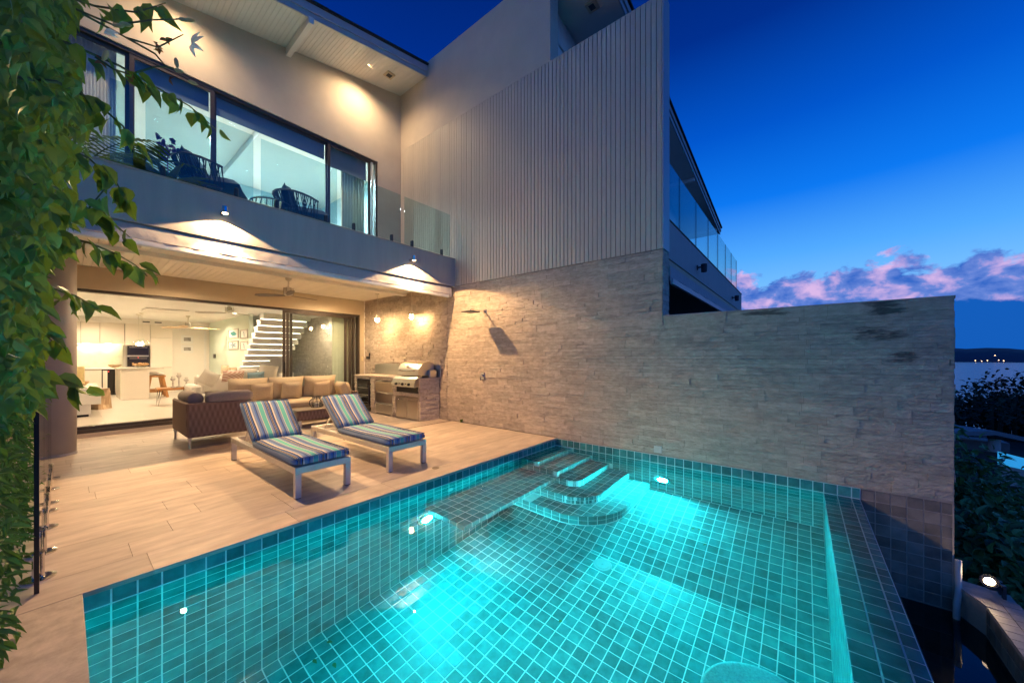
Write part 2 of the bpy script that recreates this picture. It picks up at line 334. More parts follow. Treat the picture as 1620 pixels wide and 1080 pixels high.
M['intwall'] = mat('white_wall', (.74, .70, .64), rough=.6, var=.02, scale=2)
M['greenwall'] = mat('mint_wall', (.56, .66, .58), rough=.6, var=.02, scale=2)
M['bluewall'] = mat('pale_blue_wall', (.42, .62, .70), rough=.6, var=.03, scale=2)
M['gloss'] = mat('gloss_cabinet', (.72, .66, .57), rough=.15, var=.02, scale=2)
M['oven'] = mat('oven_glass', (.02, .017, .015), rough=.08, var=.1, scale=5)
M['wood'] = mat('orange_wood', (.40, .17, .045), rough=.45, var=.3, scale=5, stretch=(1, 1, 6))
M['palewood'] = mat('pale_wood', (.45, .30, .17), rough=.5, var=.2, scale=5, stretch=(6, 1, 1))
M['ceramic'] = mat('grey_ceramic', (.40, .37, .33), rough=.4, var=.15, scale=12)
M['curtain'] = mat('sheer_curtain', (.60, .62, .52), rough=.9, var=.05, scale=6)
M['fanblade'] = mat('fan_blade', (.16, .13, .11), rough=.4, var=.05)
M['pavroof'] = mat('pavilion_render', (.17, .18, .20), rough=.7)
M['leaf'] = mat('vine_leaf', (.13, .20, .025), rough=.5, var=.35, scale=6, rand=.5, c2=(.20, .27, .04))
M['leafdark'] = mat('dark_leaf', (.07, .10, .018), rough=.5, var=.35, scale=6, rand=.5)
M['hedgeleaf'] = mat('hedge_leaf', (.075, .17, .028), rough=.45, var=.3, scale=6, rand=.5)
M['shrubleaf'] = mat('shrub_leaf', (.13, .25, .07), rough=.5, var=.3, scale=6, rand=.5)
M['stem'] = mat('green_stem', (.10, .095, .03), rough=.7, var=.2, scale=20)
M['petal'] = mat('white_petal', (.78, .74, .66), rough=.6, var=.05, scale=20)
M['bud'] = mat('cream_bud', (.62, .52, .28), rough=.6, var=.1, scale=20)
M['rust'] = mat('withered_bloom', (.35, .11, .03), rough=.8, var=.2, scale=20)
M['purple'] = mat('orchid_petal', (.14, .06, .25), rough=.6, var=.2, scale=20)
M['soil'] = mat('dark_ground', (.03, .032, .02), rough=.95, var=.4, scale=.3)
M['wooded'] = mat('wood_leaf', (.022, .035, .018), rough=.8, var=.4, scale=.5, rand=.5)
M['hill'] = mat('far_hill', (.045, .06, .09), rough=.95, var=.2, scale=.004)
M['pipe'] = mat('white_pipe', (.6, .58, .54), rough=.4, var=.05, scale=9)
M['water'] = water('pool_water', wave=.022, scale=2.2)
M['bulb'] = emat('pendant_bulb', (1, .62, .28), 420)
M['kbulb'] = emat('kitchen_bulb', (1, .72, .4), 160)
M['warmlamp'] = emat('warm_lamp', (1, .66, .28), 40)
M['warmdot'] = emat('warm_downlight', (1, .75, .45), 110)
M['whitedot'] = emat('white_downlight', (1, .93, .82), 18)
M['led'] = emat('led_strip', (1, .97, .78), 5)
M['poollamp'] = emat('pool_lamp', (.02, .82, .93), 1550)
M['poollamp2'] = emat('pool_lamp_far', (.02, .82, .93), 2700)
M['dotfar'] = emat('shore_lamp', (1, .6, .3), 12)
M['redled'] = emat('red_led', (1, .05, .05), 4)
M['dirtywhite'] = mat('weathered_ledge', (.42, .36, .31), rough=.85, var=.15, scale=12, bump=.3)

def translucent(m, c, f):
    t = m.node_tree; N = t.nodes; L = t.links; b = N['Principled BSDF']; o = [n for n in N if n.type == 'OUTPUT_MATERIAL'][0]
    tr = N.new('ShaderNodeBsdfTranslucent'); tr.inputs[0].default_value = (*c, 1); mx = N.new('ShaderNodeMixShader'); mx.inputs[0].default_value = f
    L.new(b.outputs[0], mx.inputs[1]); L.new(tr.outputs[0], mx.inputs[2]); L.new(mx.outputs[0], o.inputs[0])
translucent(M['leaf'], (.20, .32, .025), .33); translucent(M['hedgeleaf'], (.10, .24, .03), .3); translucent(M['leafdark'], (.10, .16, .02), .3); translucent(M['petal'], (.85, .8, .72), .5); translucent(M['bud'], (.8, .7, .4), .4)
def lamp(kind, name, loc, e, c, size=.05, d=None, spot=None, blend=.3, parent=None):
    l = bpy.data.lights.new(name, kind); l.energy = e; l.color = c
    if kind == 'SPOT': l.spot_size = spot; l.spot_blend = blend; l.shadow_soft_size = size
    elif kind == 'POINT': l.shadow_soft_size = size
    elif kind == 'AREA': l.shape = 'DISK'; l.size = size
    o = bpy.data.objects.new(name, l); col.objects.link(o); o.location = loc
    if d is not None: o.rotation_euler = Vector(d).to_track_quat('-Z', 'Y').to_euler()
    if parent is not None:
        o.parent = parent; pl = LOC[parent.name]; o.location = Vector(loc) - Vector(pl)
    return o
WARM = (1, .60, .27); WARM2 = (1, .70, .40)

# ================================================================== SETTING
XW, YD = 5.41, 3.36           # party wall plane, pool edge of the deck
WZ = -.135                    # water level
PX0, PYW, ZF = .07, -.185, -1.86
# ground and terrain
def gz(x, y):
    d = (x * .75 - y * .66)
    z = -3.0 - .11 * max(d - 5, 0) - .5 * max(d - 112, 0)
    return max(z, -60) + (.6 * math.sin(x * .13) * math.cos(y * .11) if d > 10 else 0)
m = MB(); n = 60
for i in range(n + 1):
    for j in range(n + 1):
        x = -60 + 320 * (i / n); y = -200 + 260 * (j / n); m.v.append((x, y, gz(x, y)))
for i in range(n):
    for j in range(n): a = i * (n + 1) + j; m.f.append((a, a + n + 1, a + n + 2, a + 1))
tag(m.build('hillside', M['soil']), kind='structure')
SEA = -38.6
m = MB(); m.add([(-9000, -9000, SEA), (9000, -9000, SEA), (9000, 9000, SEA), (-9000, 9000, SEA)], [(0, 1, 2, 3)])
seam = mat('sea_water', (.02, .06, .12), rough=.22, var=.1, scale=.01, bump=.3, bscale=.05, bdist=2)
tag(m.build('sea', seam), kind='structure')
# far hills over the bay
m = MB(); n = 90; V = []
for i in range(n + 1):
    a = math.radians(-75 + 110 * i / n); prof = 150 + 55 * math.sin(i * .21 + 1.0) + 28 * math.sin(i * .53) + 8 * math.sin(i * 1.7) + U(-4, 4)
    for r, h in ((4900, 0), (5100, .55 * prof), (5600, prof), (6400, 0)): V.append((r * math.cos(a), r * math.sin(a), SEA - 3 + max(h, 0) * 1.0))
F = [(i * 4 + k, (i + 1) * 4 + k, (i + 1) * 4 + k + 1, i * 4 + k + 1) for i in range(n) for k in range(3)]
tag(m.add(V, F).build('hills', M['hill'], smooth=True), kind='structure')
for i, (x, y) in enumerate(((1562, 570), (1543, 570), (1580, 569.4), (1553, 571), (1588, 570.4), (1574, 562))):
    d = ray(x, y).normalized(); p = CAM + d * 4870
    r = 2.2
    o = MB().lathe((0, 0, 0), [(0, -r), (r * .8, -r * .6), (r, 0), (r * .8, r * .6), (0, r)], 8).build('shore_lamp', M['dotfar']); o.location = p
    tag(o, ['tiny orange lamp on the far shore', 'tiny orange lamp at left on the far shoreline', 'tiny orange lamp at right on far shoreline', 'tiny low orange lamp at the far waterline', 'rightmost tiny orange lamp on the far shore', 'tiny lamp up on the dark far hill'][i], 'lamp', 'lamps across the bay')

# ================================================================== DECK
deck = tag(MB().box(-2.5, XW - .002, YD + .205, 9.74, -.9, -.03).build('deck', M['coping']), kind='structure')
rows = [YD - .03]; y = YD + .31
while y < 9.72: rows.append(y); y += .297
rows.append(9.74)
for i in range(len(rows) - 1):
    x = -2.5 + U(0, .6); xs = [-2.5, x]
    while x < XW - .7: x += U(.75, 1.25); xs.append(x)
    xs[-1] = XW - .03
    for k in range(len(xs) - 1):
        g = .0008
        if xs[k + 1] < -.5 and rows[i] < 6: continue
        MB().bbox(xs[k] + g, xs[k + 1] - g, rows[i] + (g if i else 0), rows[i + 1] - g, -.03, U(-.0006, .0006), .0014).build('plank', M['travertine'], deck)
# coping at the camera side of the pool
cop = tag(MB().box(-1.9, PX0 - .02, -2.2, YD - .05, -.9, -.04).build('coping', M['stonedark']), kind='structure')
for i, (y0, y1) in enumerate(((-2.2, -1.1), (-1.1, 0), (0, 1.15), (1.15, 2.25), (2.25, YD - .032))):
    MB().bbox(-.62, PX0, y0 + .002, y1 - .002, -.04, 0, .004).build('slab', M['coping'], cop)
    MB().bbox(-1.9, -.624, y0 + .002, y1 - .002, -.04, 0, .004).build('slab', M['coping'], cop)

# ================================================================== POOL
pool = thing('swimming_pool', 'rectangular swimming pool lined with green stone tiles and lit teal', 'pool', (2.7, 1.6, ZF))
T, G = .115, .009
pieces = []; shell = MB()
def tilebox(o, a, b, nrm, w_, h_, th=.0022):
    """a tile: corner o, in-plane unit vectors a,b, sizes w_,h_, outward normal"""
    o, a, b, nrm = Vector(o), Vector(a), Vector(b), Vector(nrm); e = .001
    base = [o, o + a * w_, o + a * w_ + b * h_, o + b * h_]
    q = nrm * (th + U(-.0005, .0005)); top = [o + a * e + b * e + q, o + a * (w_ - e) + b * e + q, o + a * (w_ - e) + b * (h_ - e) + q, o + a * e + b * (h_ - e) + q]
    V = base + top; F = [(4, 5, 6, 7), (0, 1, 5, 4), (1, 2, 6, 5), (2, 3, 7, 6), (3, 0, 4, 7)]
    if a.cross(b).dot(nrm) < 0: F = [f[::-1] for f in F]
    return ([tuple(p) for p in V], F, [tuple(p) for p in top])
def tilefield(o, a, b, nrm, W_, H_, skip=None, offu=0, offv=0, out=None):
    o, a, b = Vector(o), Vector(a), Vector(b); out = pieces if out is None else out
    u = -offu
    while u < W_ - .012:
        u0 = max(u, 0) + G / 2; u1 = min(u + T, W_) - G / 2; v = -offv
        while v < H_ - .012:
            v0 = max(v, 0) + G / 2; v1 = min(v + T, H_) - G / 2
            if u1 - u0 > .008 and v1 - v0 > .008:
                p = o + a * u0 + b * v0
                if skip is None or not skip(o + a * (u0 + u1) / 2 + b * (v0 + v1) / 2): out.append(tilebox(p, a, b, nrm, u1 - u0, v1 - v0))
            v += T
        u += T
XB = 4.03; ZS = -1.25; sl = Vector((XW - XB, 0, ZS - ZF)); sll = sl.length; sln = sl.normalized(); slnn = Vector((-sln.z, 0, sln.x))
# grout shell faces
shell.box(PX0 - .25, XW, YD, YD + .2, ZF - .2, -.031)                         # deck side
shell.box(PX0 - .25, PX0, PYW - .3, YD, ZF - .2, -.041)                        # camera side
shell.box(PX0, XB, PYW, YD, ZF - .2, ZF)                                       # deep floor
shell.hexa([(XB, PYW, ZF - .2), (XW, PYW, ZF - .2), (XW, YD, ZF - .2), (XB, YD, ZF - .2), (XB, PYW, ZF), (XW, PYW, ZS), (XW, YD, ZS), (XB, YD, ZF)])
shell.box(PX0, XW, PYW - .3, PYW, -2.2, -.158)                                 # weir
shell.box(XW - .008, XW + .011, PYW - .3, YD, ZS - .4, -.018)
shell.build('basin', M['grout'], pool)
# steps and bench: (x left, y front, z top, corner radius)
STEPS = [(4.40, 3.05, -.19, 0), (4.39, 2.70, -.40, 0), (4.37, 2.375, -.61, .17), (4.07, 2.05, -.82, .42), (3.81, 1.735, -1.04, .66)]
def covered(p):
    for xl, yf, zt, r in STEPS:
        if p.x > xl and p.y > yf and p.z < zt + .001: return True
    return False
dwskip = lambda p: (p.x > 4.40) and p.z < -.2
tilefield((PX0, YD, -.018), (1, 0, 0), (0, 0, -1), (0, -1, 0), XW - PX0, -.018 - ZF)
wallskip = lambda p: covered(p) or p.z < ZS - .01
tilefield((XW - .008, YD, -.018), (0, -1, 0), (0, 0, -1), (-1, 0, 0), YD - PYW, -.018 - ZS, skip=wallskip)
tilefield((PX0, PYW, ZF), (1, 0, 0), (0, 1, 0), (0, 0, 1), XB - PX0, YD - PYW)
tilefield((XB, PYW, ZF), sln, (0, 1, 0), slnn, sll, YD - PYW)
tilefield((PX0, PYW, -.16), (1, 0, 0), (0, 0, -1), (0, 1, 0), XW - PX0, -.16 - ZF)
tilefield((XW - .008, PYW, -.018), (0, -1, 0), (0, 0, -1), (-1, 0, 0), .3, .138)
tilefield((PX0, PYW, -.158), (1, 0, 0), (0, -1, 0), (0, 0, 1), XW - PX0, .3)
tilefield((PX0, PYW - .3, -.158), (1, 0, 0), (0, 0, -1), (0, -1, 0), XW - PX0, 1.1)
scatter_pieces(pieces, 300, 'tile', M['tile'], pool, 'tiles')
# steps
def arc_outline(xl, yf, r, n=10):
    if r == 0: return [(xl, YD), (xl, yf), (XW, yf)]
    return [(xl, YD)] + [(xl + r - r * math.cos(PI / 2 * k / n), yf + r - r * math.sin(PI / 2 * k / n)) for k in range(n + 1)] + [(XW, yf)]
def clip_poly(q, c):
    for a, b in zip(c, c[1:] + c[:1]):
        o = []; f = lambda p: (b[0] - a[0]) * (p[1] - a[1]) - (b[1] - a[1]) * (p[0] - a[0])
        for i_ in range(len(q)):
            p, n_ = q[i_], q[(i_ + 1) % len(q)]; fp_, fn = f(p), f(n_)
            if fp_ >= 0: o.append(p)
            if (fp_ >= 0) != (fn >= 0): t_ = fp_ / (fp_ - fn); o.append((p[0] + (n_[0] - p[0]) * t_, p[1] + (n_[1] - p[1]) * t_))
        q = o
        if len(q) < 3: return []
    return q
for i, (xl, yf, zt, r) in enumerate(STEPS):
    ol = arc_outline(xl + .006, yf + .006, r); zb = zt - (.235 if i == 4 else .25)
    st = MB().prism(ol + [(XW, YD)], zb, zt - .006).build('step', M['grout'], pool)
    out_ = []
    inside = lambda p, xl=xl, yf=yf, r=r: not (r == 0 or p.x > xl + r or p.y > yf + r or (p.x - xl - r) ** 2 + (p.y - yf - r) ** 2 < (r - .05) ** 2)
    up = STEPS[i - 1] if i else None
    def sk(p, up=up, inside=inside):
        if inside(p): return True
        return up is not None and p.x > up[0] + .02 and p.y > up[1] + .02 and not (up[3] and p.x < up[0] + up[3] and p.y < up[1] + up[3])
    ccw = [(XW, yf), (XW, YD)] + arc_outline(xl, yf, r, 14)[:-1]
    x = xl
    while x < XW - .012:
        y = yf
        while y < min(YD, yf + 1.0) - .012:
            q = [(x + G / 2, y + G / 2), (min(x + T, XW) - G / 2, y + G / 2), (min(x + T, XW) - G / 2, min(y + T, YD) - G / 2), (x + G / 2, min(y + T, YD) - G / 2)]
            q = clip_poly(q, ccw)
            if len(q) > 2 and not (up is not None and min(p[0] for p in q) > up[0] + .5 and min(p[1] for p in q) > up[1] + .5):
                zb_ = zt - .006; zt_ = zt - .0038 + U(-.0005, .0005); nq = len(q)
                out_.append(([(p[0], p[1], zb_) for p in q] + [(p[0], p[1], zt_) for p in q], [tuple(range(nq, 2 * nq))] + [(k_, (k_ + 1) % nq, (k_ + 1) % nq + nq, k_ + nq) for k_ in range(nq)], None))
            y += T
        x += T
    # riser tiles along the outline
    ol2 = arc_outline(xl + .006, yf + .006, r, 24); acc = [0]
    for a, b in zip(ol2, ol2[1:]): acc.append(acc[-1] + math.hypot(b[0] - a[0], b[1] - a[1]))
    def at(s_):
        for k in range(len(acc) - 1):
            if s_ <= acc[k + 1] or k == len(acc) - 2:
                t = (s_ - acc[k]) / max(acc[k + 1] - acc[k], 1e-9); return Vector((ol2[k][0] + (ol2[k + 1][0] - ol2[k][0]) * t, ol2[k][1] + (ol2[k + 1][1] - ol2[k][1]) * t, 0))
    s_ = 0; hgt = [.115, .10]
    while s_ < acc[-1] - .02:
        a = at(s_ + G / 2); b = at(min(s_ + T, acc[-1]) - G / 2); d = (b - a); 
        if d.length > .01:
            dn = d.normalized(); nr = Vector((dn.y, -dn.x, 0)) * 1.0; z = zt - .003
            for h in hgt: out_.append(tilebox((a.x, a.y, z - h + G), dn, (0, 0, 1), nr, d.length, h - G)); z -= h
        s_ += T
    # straight riser rows only where they face the water
    mm = MB()
    for v, f, _ in out_: mm.add(v, f)
    tag(mm.build('tile', M['tile'], st), kind='stuff')
bn = MB().box(2.586, 4.39, 2.711, YD - .001, -.708, -.606).build('bench', M['grout'], pool); o2 = []
tilefield((2.58, 2.705, -.606), (1, 0, 0), (0, 1, 0), (0, 0, 1), 1.80, YD - 2.705, out=o2)
tilefield((2.58, 2.711, -.602), (1, 0, 0), (0, 0, -1), (0, -1, 0), 1.80, .106, out=o2)
tilefield((2.586, 2.711, -.602), (0, 1, 0), (0, 0, -1), (-1, 0, 0), YD - 2.711, .106, out=o2)
mm = MB()
for v, f, _ in o2: mm.add(v, f)
tag(mm.build('tile', M['tile'], bn), kind='stuff')
# submerged stool near the weir
MB().lathe((2.05, .15, 0), [(.10, ZF), (.10, -.42), (.245, -.40), (.26, -.36), (.25, -.31), (.235, -.30), (0, -.298)], 40).build('stool', mat('pebble_seat', (.25, .50, .48), rough=.7, var=.25, scale=90, bump=.3), pool, smooth=True)
# drain, inlet
MB().lathe((3.865, 1.785, ZF), [(.0, .016), (.075, .016), (.078, .012), (.10, .012), (.105, .008), (.105, 0)], 28).lathe((3.865, 1.785, ZF + .016), [(.012, 0), (.012, .004), (0, .004)], 12).build('drain_cover', mat('pale_plastic', (.30, .40, .40), rough=.4), pool)
MB().lathe((2.956, YD - .02, -.354), [(.012, 0), (.04, 0), (.045, .006), (.045, .02)], 20, ax='y').build('inlet', mat('inlet_plastic', (.5, .6, .6), rough=.4), pool)
# water
MB().add([(PX0 - .05, PYW - .302, WZ), (XW + .03, PYW - .302, WZ), (XW + .03, YD + .05, WZ), (PX0 - .05, YD + .05, WZ)], [(0, 1, 2, 3)]).build('water', M['water'])
tag(bpy.data.objects['water'], kind='structure')
# two underwater lamps
TEAL = (.03, .80, .95)
for nm, loc, d, lab in (('pool_lamp', (2.60, YD - .012, -.88), (0.12, -1, -.55), 'round lit underwater lamp on the wall below the deck edge'), ('pool_lamp', (XW - .022, 1.566, -.82), (-1, -.12, -.42), 'round lit underwater lamp on the wall right of the steps')):
    t = thing(nm, lab, 'pool lamp', loc, 'underwater pool lamps'); ax = 'y' if abs(d[1]) > .9 else 'x'; sg = -1
    MB().lathe(loc, [(.071, sg * .012), (.12, sg * .010), (.125, 0), (.125, .01)], 28, ax=ax).build('rim', M['chrome'], t)
    MB().lathe(loc, [(0, sg * .016), (.07, sg * .014), (.07, 0)], 28, ax=ax).build('lens', M['poollamp' if ax == 'y' else 'poollamp2'], t)


# ================================================================== PARTY WALL
pw = thing('stone_wall', 'tall party wall of split stone strips with grey boards above', 'wall', (XW + .15, 3, 0))
core = MB()
core.box(XW + .012, XW + .30, 1.58, 9.76, -.9, 2.955)
core.box(XW + .012, XW + .30, -1.13, 1.579, -2.2, 1.985)
core.build('core', M['stonedark'], pw)
pieces = []
def stones(y0, y1, z0, z1, rough, moss=False):
    z = z0
    while z < z1 - .012:
        h = random.choice((.04, .05, .06, .075, .09)); h = min(h, z1 - z)
        if z1 - z - h < .03: h = z1 - z
        y = y0 - U(0, .3)
        while y < y1:
            l = U(.14, .46) * (.7 if rough > .02 else 1); ya, yb = max(y, y0), min(y + l, y1); y += l
            if yb - ya < .03: continue
            g = .0012; d = XW - U(0, rough); j = lambda: d + U(-.25, .25) * rough
            V = [(j(), ya + g, z + g), (j(), yb - g, z + g), (j(), yb - g, z + h - g), (j(), ya + g, z + h - g)]
            B = [(XW + .02, q[1], q[2]) for q in V]
            # split face: one irregular middle line
            fx = [(j(), ya + (yb - ya) * f, z + h * U(.35, .65)) for f in (.3, .7)]
            VV = V + B + fx
            FF = [(0, 8, 3), (0, 1, 9, 8), (1, 2, 9), (8, 9, 2, 3), (0, 4, 5, 1), (1, 5, 6, 2), (2, 6, 7, 3), (3, 7, 4, 0)]
            pieces.append((VV, [q[::-1] for q in FF], V))
        z += h
stones(1.575, 6.22, 1.985, 2.955, .0115)
stones(-1.14, 6.22, .0, 1.985, .0115)
stones(6.225, 9.76, .0, 2.99, .021)
scatter_pieces(pieces, 300, 'stone', M['stone'], pw, 'stones')
# end faces
pieces = []
for (ye, z0, z1) in ((1.575, 1.99, 2.955), (-1.14, 0, 1.985)):
    z = z0
    while z < z1 - .01:
        h = min(random.choice((.05, .07, .09)), z1 - z); dd = ye - U(0, .012)
        MB().hexa([(XW + .001, dd, z + .001), (XW + .305, dd - U(-.004, .004), z + .001), (XW + .305, ye + .02, z + .001), (XW + .001, ye + .02, z + .001), (XW + .001, dd, z + h - .001), (XW + .305, dd, z + h - .001), (XW + .305, ye + .02, z + h - .001), (XW + .001, ye + .02, z + h - .001)]).build('end_stone', M['stone'], pw); z += h
MB().box(XW - .008, XW + .305, -1.15, 1.572, 1.986, 2.0).build('coping_strip', M['dirtywhite'], pw)
MB().box(XW - .012, XW + .01, -1.14, YD - .02, -.016, -.001).build('ledge', M['dirtywhite'], pw)
# grey tiles below the wall beside the overflow
MB().box(XW + .001, XW + .3, -1.13, PYW - .29, -1.6, -.017).build('tile_backing', M['drygrout'], pw)
pieces = []
tilefield((XW, PYW - .3, -.018), (0, -1, 0), (0, 0, -1), (-1, 0, 0), .655, 1.05, out=pieces)
for v, f, _ in pieces: MB().add(v, f).build('tile', M['drytile'], pw)
MB().hexa([(XW - .004, -1.142, -1.0), (XW + .3, -1.142, -1.0), (XW + .3, -1.13, -1.0), (XW - .004, -1.13, -1.0), (XW - .004, -1.142, -.018), (XW + .3, -1.142, -.018), (XW + .3, -1.13, -.018), (XW - .004, -1.13, -.018)]).build('corner_trim', M['drygrout'], pw)
# cladding
cl = thing('board_cladding', 'vertical grey painted boards covering the upper party wall', 'cladding', (XW, 4.8, 2.96))
MB().box(XW + .012, XW + .27, 1.585, 8.02, 2.962, 6.65).build('backing', M['cladjoint'], cl)
y = 1.578; bw = .0775
while y < 8.0:
    y1 = min(y + bw, 8.015); MB().bbox(XW - .006 + U(-.001, .001), XW + .013, y + .004, y1 - .004, 2.968, 6.648, .004).build('board', M['clad'], cl); y += bw
MB().box(XW - .008, XW + .30, 1.56, 1.578, 2.97, 6.70).build('end_trim', M['fascia'], cl)
MB().box(XW + .02, XW + .285, 1.579, 1.60, 2.958, 6.66).build('end_board', M['fascia'], cl)
up = thing('plaster_wall', 'grey plaster gable wall rising above the boards', 'wall', (XW, 6, 6.65))
MB().box(XW, XW + .27, 3.49, 8.3, 6.652, 8.40).build('wall', M['plaster'], up)
MB().box(XW - .001, XW + .27, 8.021, 12.6, 3.0, 8.4).build('rear_wall', M['plaster'], up)

# ================================================================== HOUSE (upper storey, balcony, ceiling)
FY, WY, GY = 5.97, 8.02, 9.77     # balcony face, upper facade, ground floor doors
hs = thing('house', 'two storey villa with balcony over a lit terrace', 'house', (2, 9, 0))
def sof(x): return 8.075 - (XW - x) * .196
# upper facade with window opening x .63..4.776 top 6.13
m = MB(); wt = .2
def slopebox(m, x0, x1, y0, y1, z0): return m.hexa([(x0, y0, z0), (x1, y0, z0), (x1, y1, z0), (x0, y1, z0), (x0, y0, sof(x0)), (x1, y0, sof(x1)), (x1, y1, sof(x1)), (x0, y1, sof(x0))])
slopebox(m, 4.776, XW - .002, WY, WY + wt, 3.05); slopebox(m, -2.5, -.35, WY, WY + wt, 3.05); slopebox(m, -.35, 4.776, WY, WY + wt, 6.13)
m.build('upper_wall', M['plaster'], hs)
# balcony slab and parapet
MB().box(-2.5, XW - .003, FY, FY + .16, 2.951, 3.548).build('parapet', M['parapet'], hs)
MB().box(-2.5, XW - .003, FY - .012, FY + .175, 3.549, 3.568).build('parapet_cap', M['dirtywhite'], hs)
MB().box(-2.5, XW - .003, FY + .161, WY + .2, 3.035, 3.09).build('balcony_floor', M['travertine'], hs)
# underside ceiling boards running front to back
ce_ = MB().box(-2.5, XW - .004, FY + .17, GY + .2, 3.016, 3.034).build('terrace_ceiling', M['cladjoint'], hs)
x = -2.4
while x < XW - .02:
    x1 = min(x + .1, XW - .03); MB().bbox(x + .0015, x1 - .0015, FY + .17, GY - .01, 3.0, 3.017, .003).build('board', M['board'], ce_); x += .1
MB().box(-2.5, XW - .03, 7.72, 7.86, 2.935, 2.999).build('ceiling_beam', M['board'], hs)
MB().box(-2.5, XW - .03, FY + .161, FY + .21, 2.90, 2.999).build('edge_trim', M['header'], hs)
# ground floor: header wall, side pier
MB().box(-2.5, XW - .004, GY, GY + .2, 2.60, 2.998).build('header', M['header'], hs)
MB().box(5.27, XW - .004, GY + .001, GY + .2, 0, 2.599).build('pier', M['header'], hs)
MB().box(-2.5, .06, GY + .001, GY + .2, 0, 2.599).build('pier', M['header'], hs)
MB().box(-2.5, 5.27, GY - .06, GY + .25, -.02, .07).build('threshold_step', M['travertine'], hs)
MB().box(.06, 5.27, GY - .02, GY + .26, .071, .135).build('sill', M['frame'], hs)
# roof: soffit boards, fascia, shingles
EY = 6.99
rf = MB().hexa([(-2.5, EY - .02, sof(-2.5) + .03), (XW - .004, EY - .02, sof(XW) + .03), (XW - .004, 12.6, sof(XW) + .03), (-2.5, 12.6, sof(-2.5) + .03), (-2.5, EY - .02, sof(-2.5) + .20), (XW - .004, EY - .02, sof(XW) + .20), (XW - .004, 12.6, sof(XW) + .20), (-2.5, 12.6, sof(-2.5) + .20)]).build('roof', M['fascia'], hs)
mm = MB(); x = -2.5
while x < XW - .01:
    x1 = min(x + .075, XW - .006); a, b = x + .0025, x1 - .0025
    mm.hexa([(a, EY, sof(a)), (b, EY, sof(b)), (b, WY - .001, sof(b)), (a, WY - .001, sof(a)), (a, EY, sof(a) + .028), (b, EY, sof(b) + .028), (b, WY - .001, sof(b) + .028), (a, WY - .001, sof(a) + .028)]); x += .075
tag(mm.build('soffit_boards', M['soffit'], rf), kind='stuff')
def slat(y0, y1, dz0, dz1, xa=-2.5, xb=XW - .005): return MB().hexa([(xa, y0, sof(xa) + dz0), (xb, y0, sof(xb) + dz0), (xb, y1, sof(xb) + dz0), (xa, y1, sof(xa) + dz0), (xa, y0, sof(xa) + dz1), (xb, y0, sof(xb) + dz1), (xb, y1, sof(xb) + dz1), (xa, y1, sof(xa) + dz1)])
slat(EY - .045, EY - .021, -.02, .12).build('fascia', M['fascia'], rf)
slat(EY - .070, EY - .046, .085, .225).build('fascia', M['fascia'], rf)
slat(EY - .10, 12.6, .227, .262).build('shingles', M['shingle'], rf)
x = -2.4
mm = MB()
while x < XW - .1:
    mm.hexa([(x, EY - .115, sof(x) + .25), (x + .28, EY - .115, sof(x + .28) + .25), (x + .28, EY + .2, sof(x + .28) + .262), (x, EY + .2, sof(x) + .262), (x, EY - .115, sof(x) + .262 + U(0, .008)), (x + .28, EY - .115, sof(x + .28) + .262 + U(0, .008)), (x + .28, EY + .2, sof(x + .28) + .285), (x, EY + .2, sof(x) + .285)]); x += .29
mm.build('shingle_edge', M['shingle'], rf)
MB().hexa([(2.77, EY - .05, sof(2.77) - .12), (2.86, EY - .05, sof(2.86) - .12), (2.86, WY, sof(2.86) - .16), (2.77, WY, sof(2.77) - .16), (2.77, EY - .05, sof(2.77) - .002), (2.86, EY - .05, sof(2.86) - .002), (2.86, WY, sof(2.86) - .002), (2.77, WY, sof(2.77) - .002)]).build('rafter', M['white'], rf)
# column
cl_ = thing('column', 'round grey column standing at the left terrace corner', 'column', (-.07, 8.3, 0))
MB().lathe((-.07, 8.3, 0), [(.19, 0), (.19, 2.999)], 40).build('shaft', M['column'], cl_, smooth=True)
MB().lathe((-.07, 8.3, 0), [(.197, .0), (.197, .03), (.192, .034)], 40).build('base_ring', M['column'], cl_)
# left side wall and door panel behind the hedge
lw = thing('side_wall', 'brown rendered side wall beyond the glass fence', 'wall', (-1.2, 8, 0))
MB().box(-1.3, -1.15, 5.0, 9.76, 0, 2.95).build('wall', mat('brown_render', (.25, .16, .10), rough=.7), lw)
MB().box(-1.148, -1.12, 6.6, 7.5, 0.02, 2.15).build('door_panel', mat('brown_door', (.16, .10, .065), rough=.5, stretch=(1, 1, .2)), lw)

# sliding doors, ground floor
def frame_rect(m, x0, x1, y0, y1, z0, z1, t=.05):
    m.box(x0, x0 + t, y0, y1, z0, z1); m.box(x1 - t, x1, y0, y1, z0, z1); m.box(x0 + t + .0005, x1 - t - .0005, y0, y1, z1 - t, z1); m.box(x0 + t + .0005, x1 - t - .0005, y0, y1, z0, z0 + t); return m
sd = thing('sliding_door', 'bronze framed sliding glass doors stacked open at the right', 'door', (4.4, GY + .1, .14))
frame_rect(MB(), .06, 5.268, GY + .03, GY + .17, .136, 2.598, .05).build('outer_frame', M['frame'], sd)
for k, (xa, xb, yy) in enumerate(((3.33, 4.9, GY + .05), (3.42, 5.05, GY + .09), (3.51, 5.18, GY + .13))):
    lf = frame_rect(MB(), xa, xb, yy, yy + .03, .19, 2.545, .06).build('door_leaf', M['frame'], sd)
    if k == 1: MB().box(xa + .061, xb - .061, yy + .012, yy + .018, .251, 2.484).build('pane', M['glass'], lf)
MB().bbox(3.345, 3.375, GY + .01, GY + .05, 1.0, 1.3, .006).build('handle', M['black'], sd)

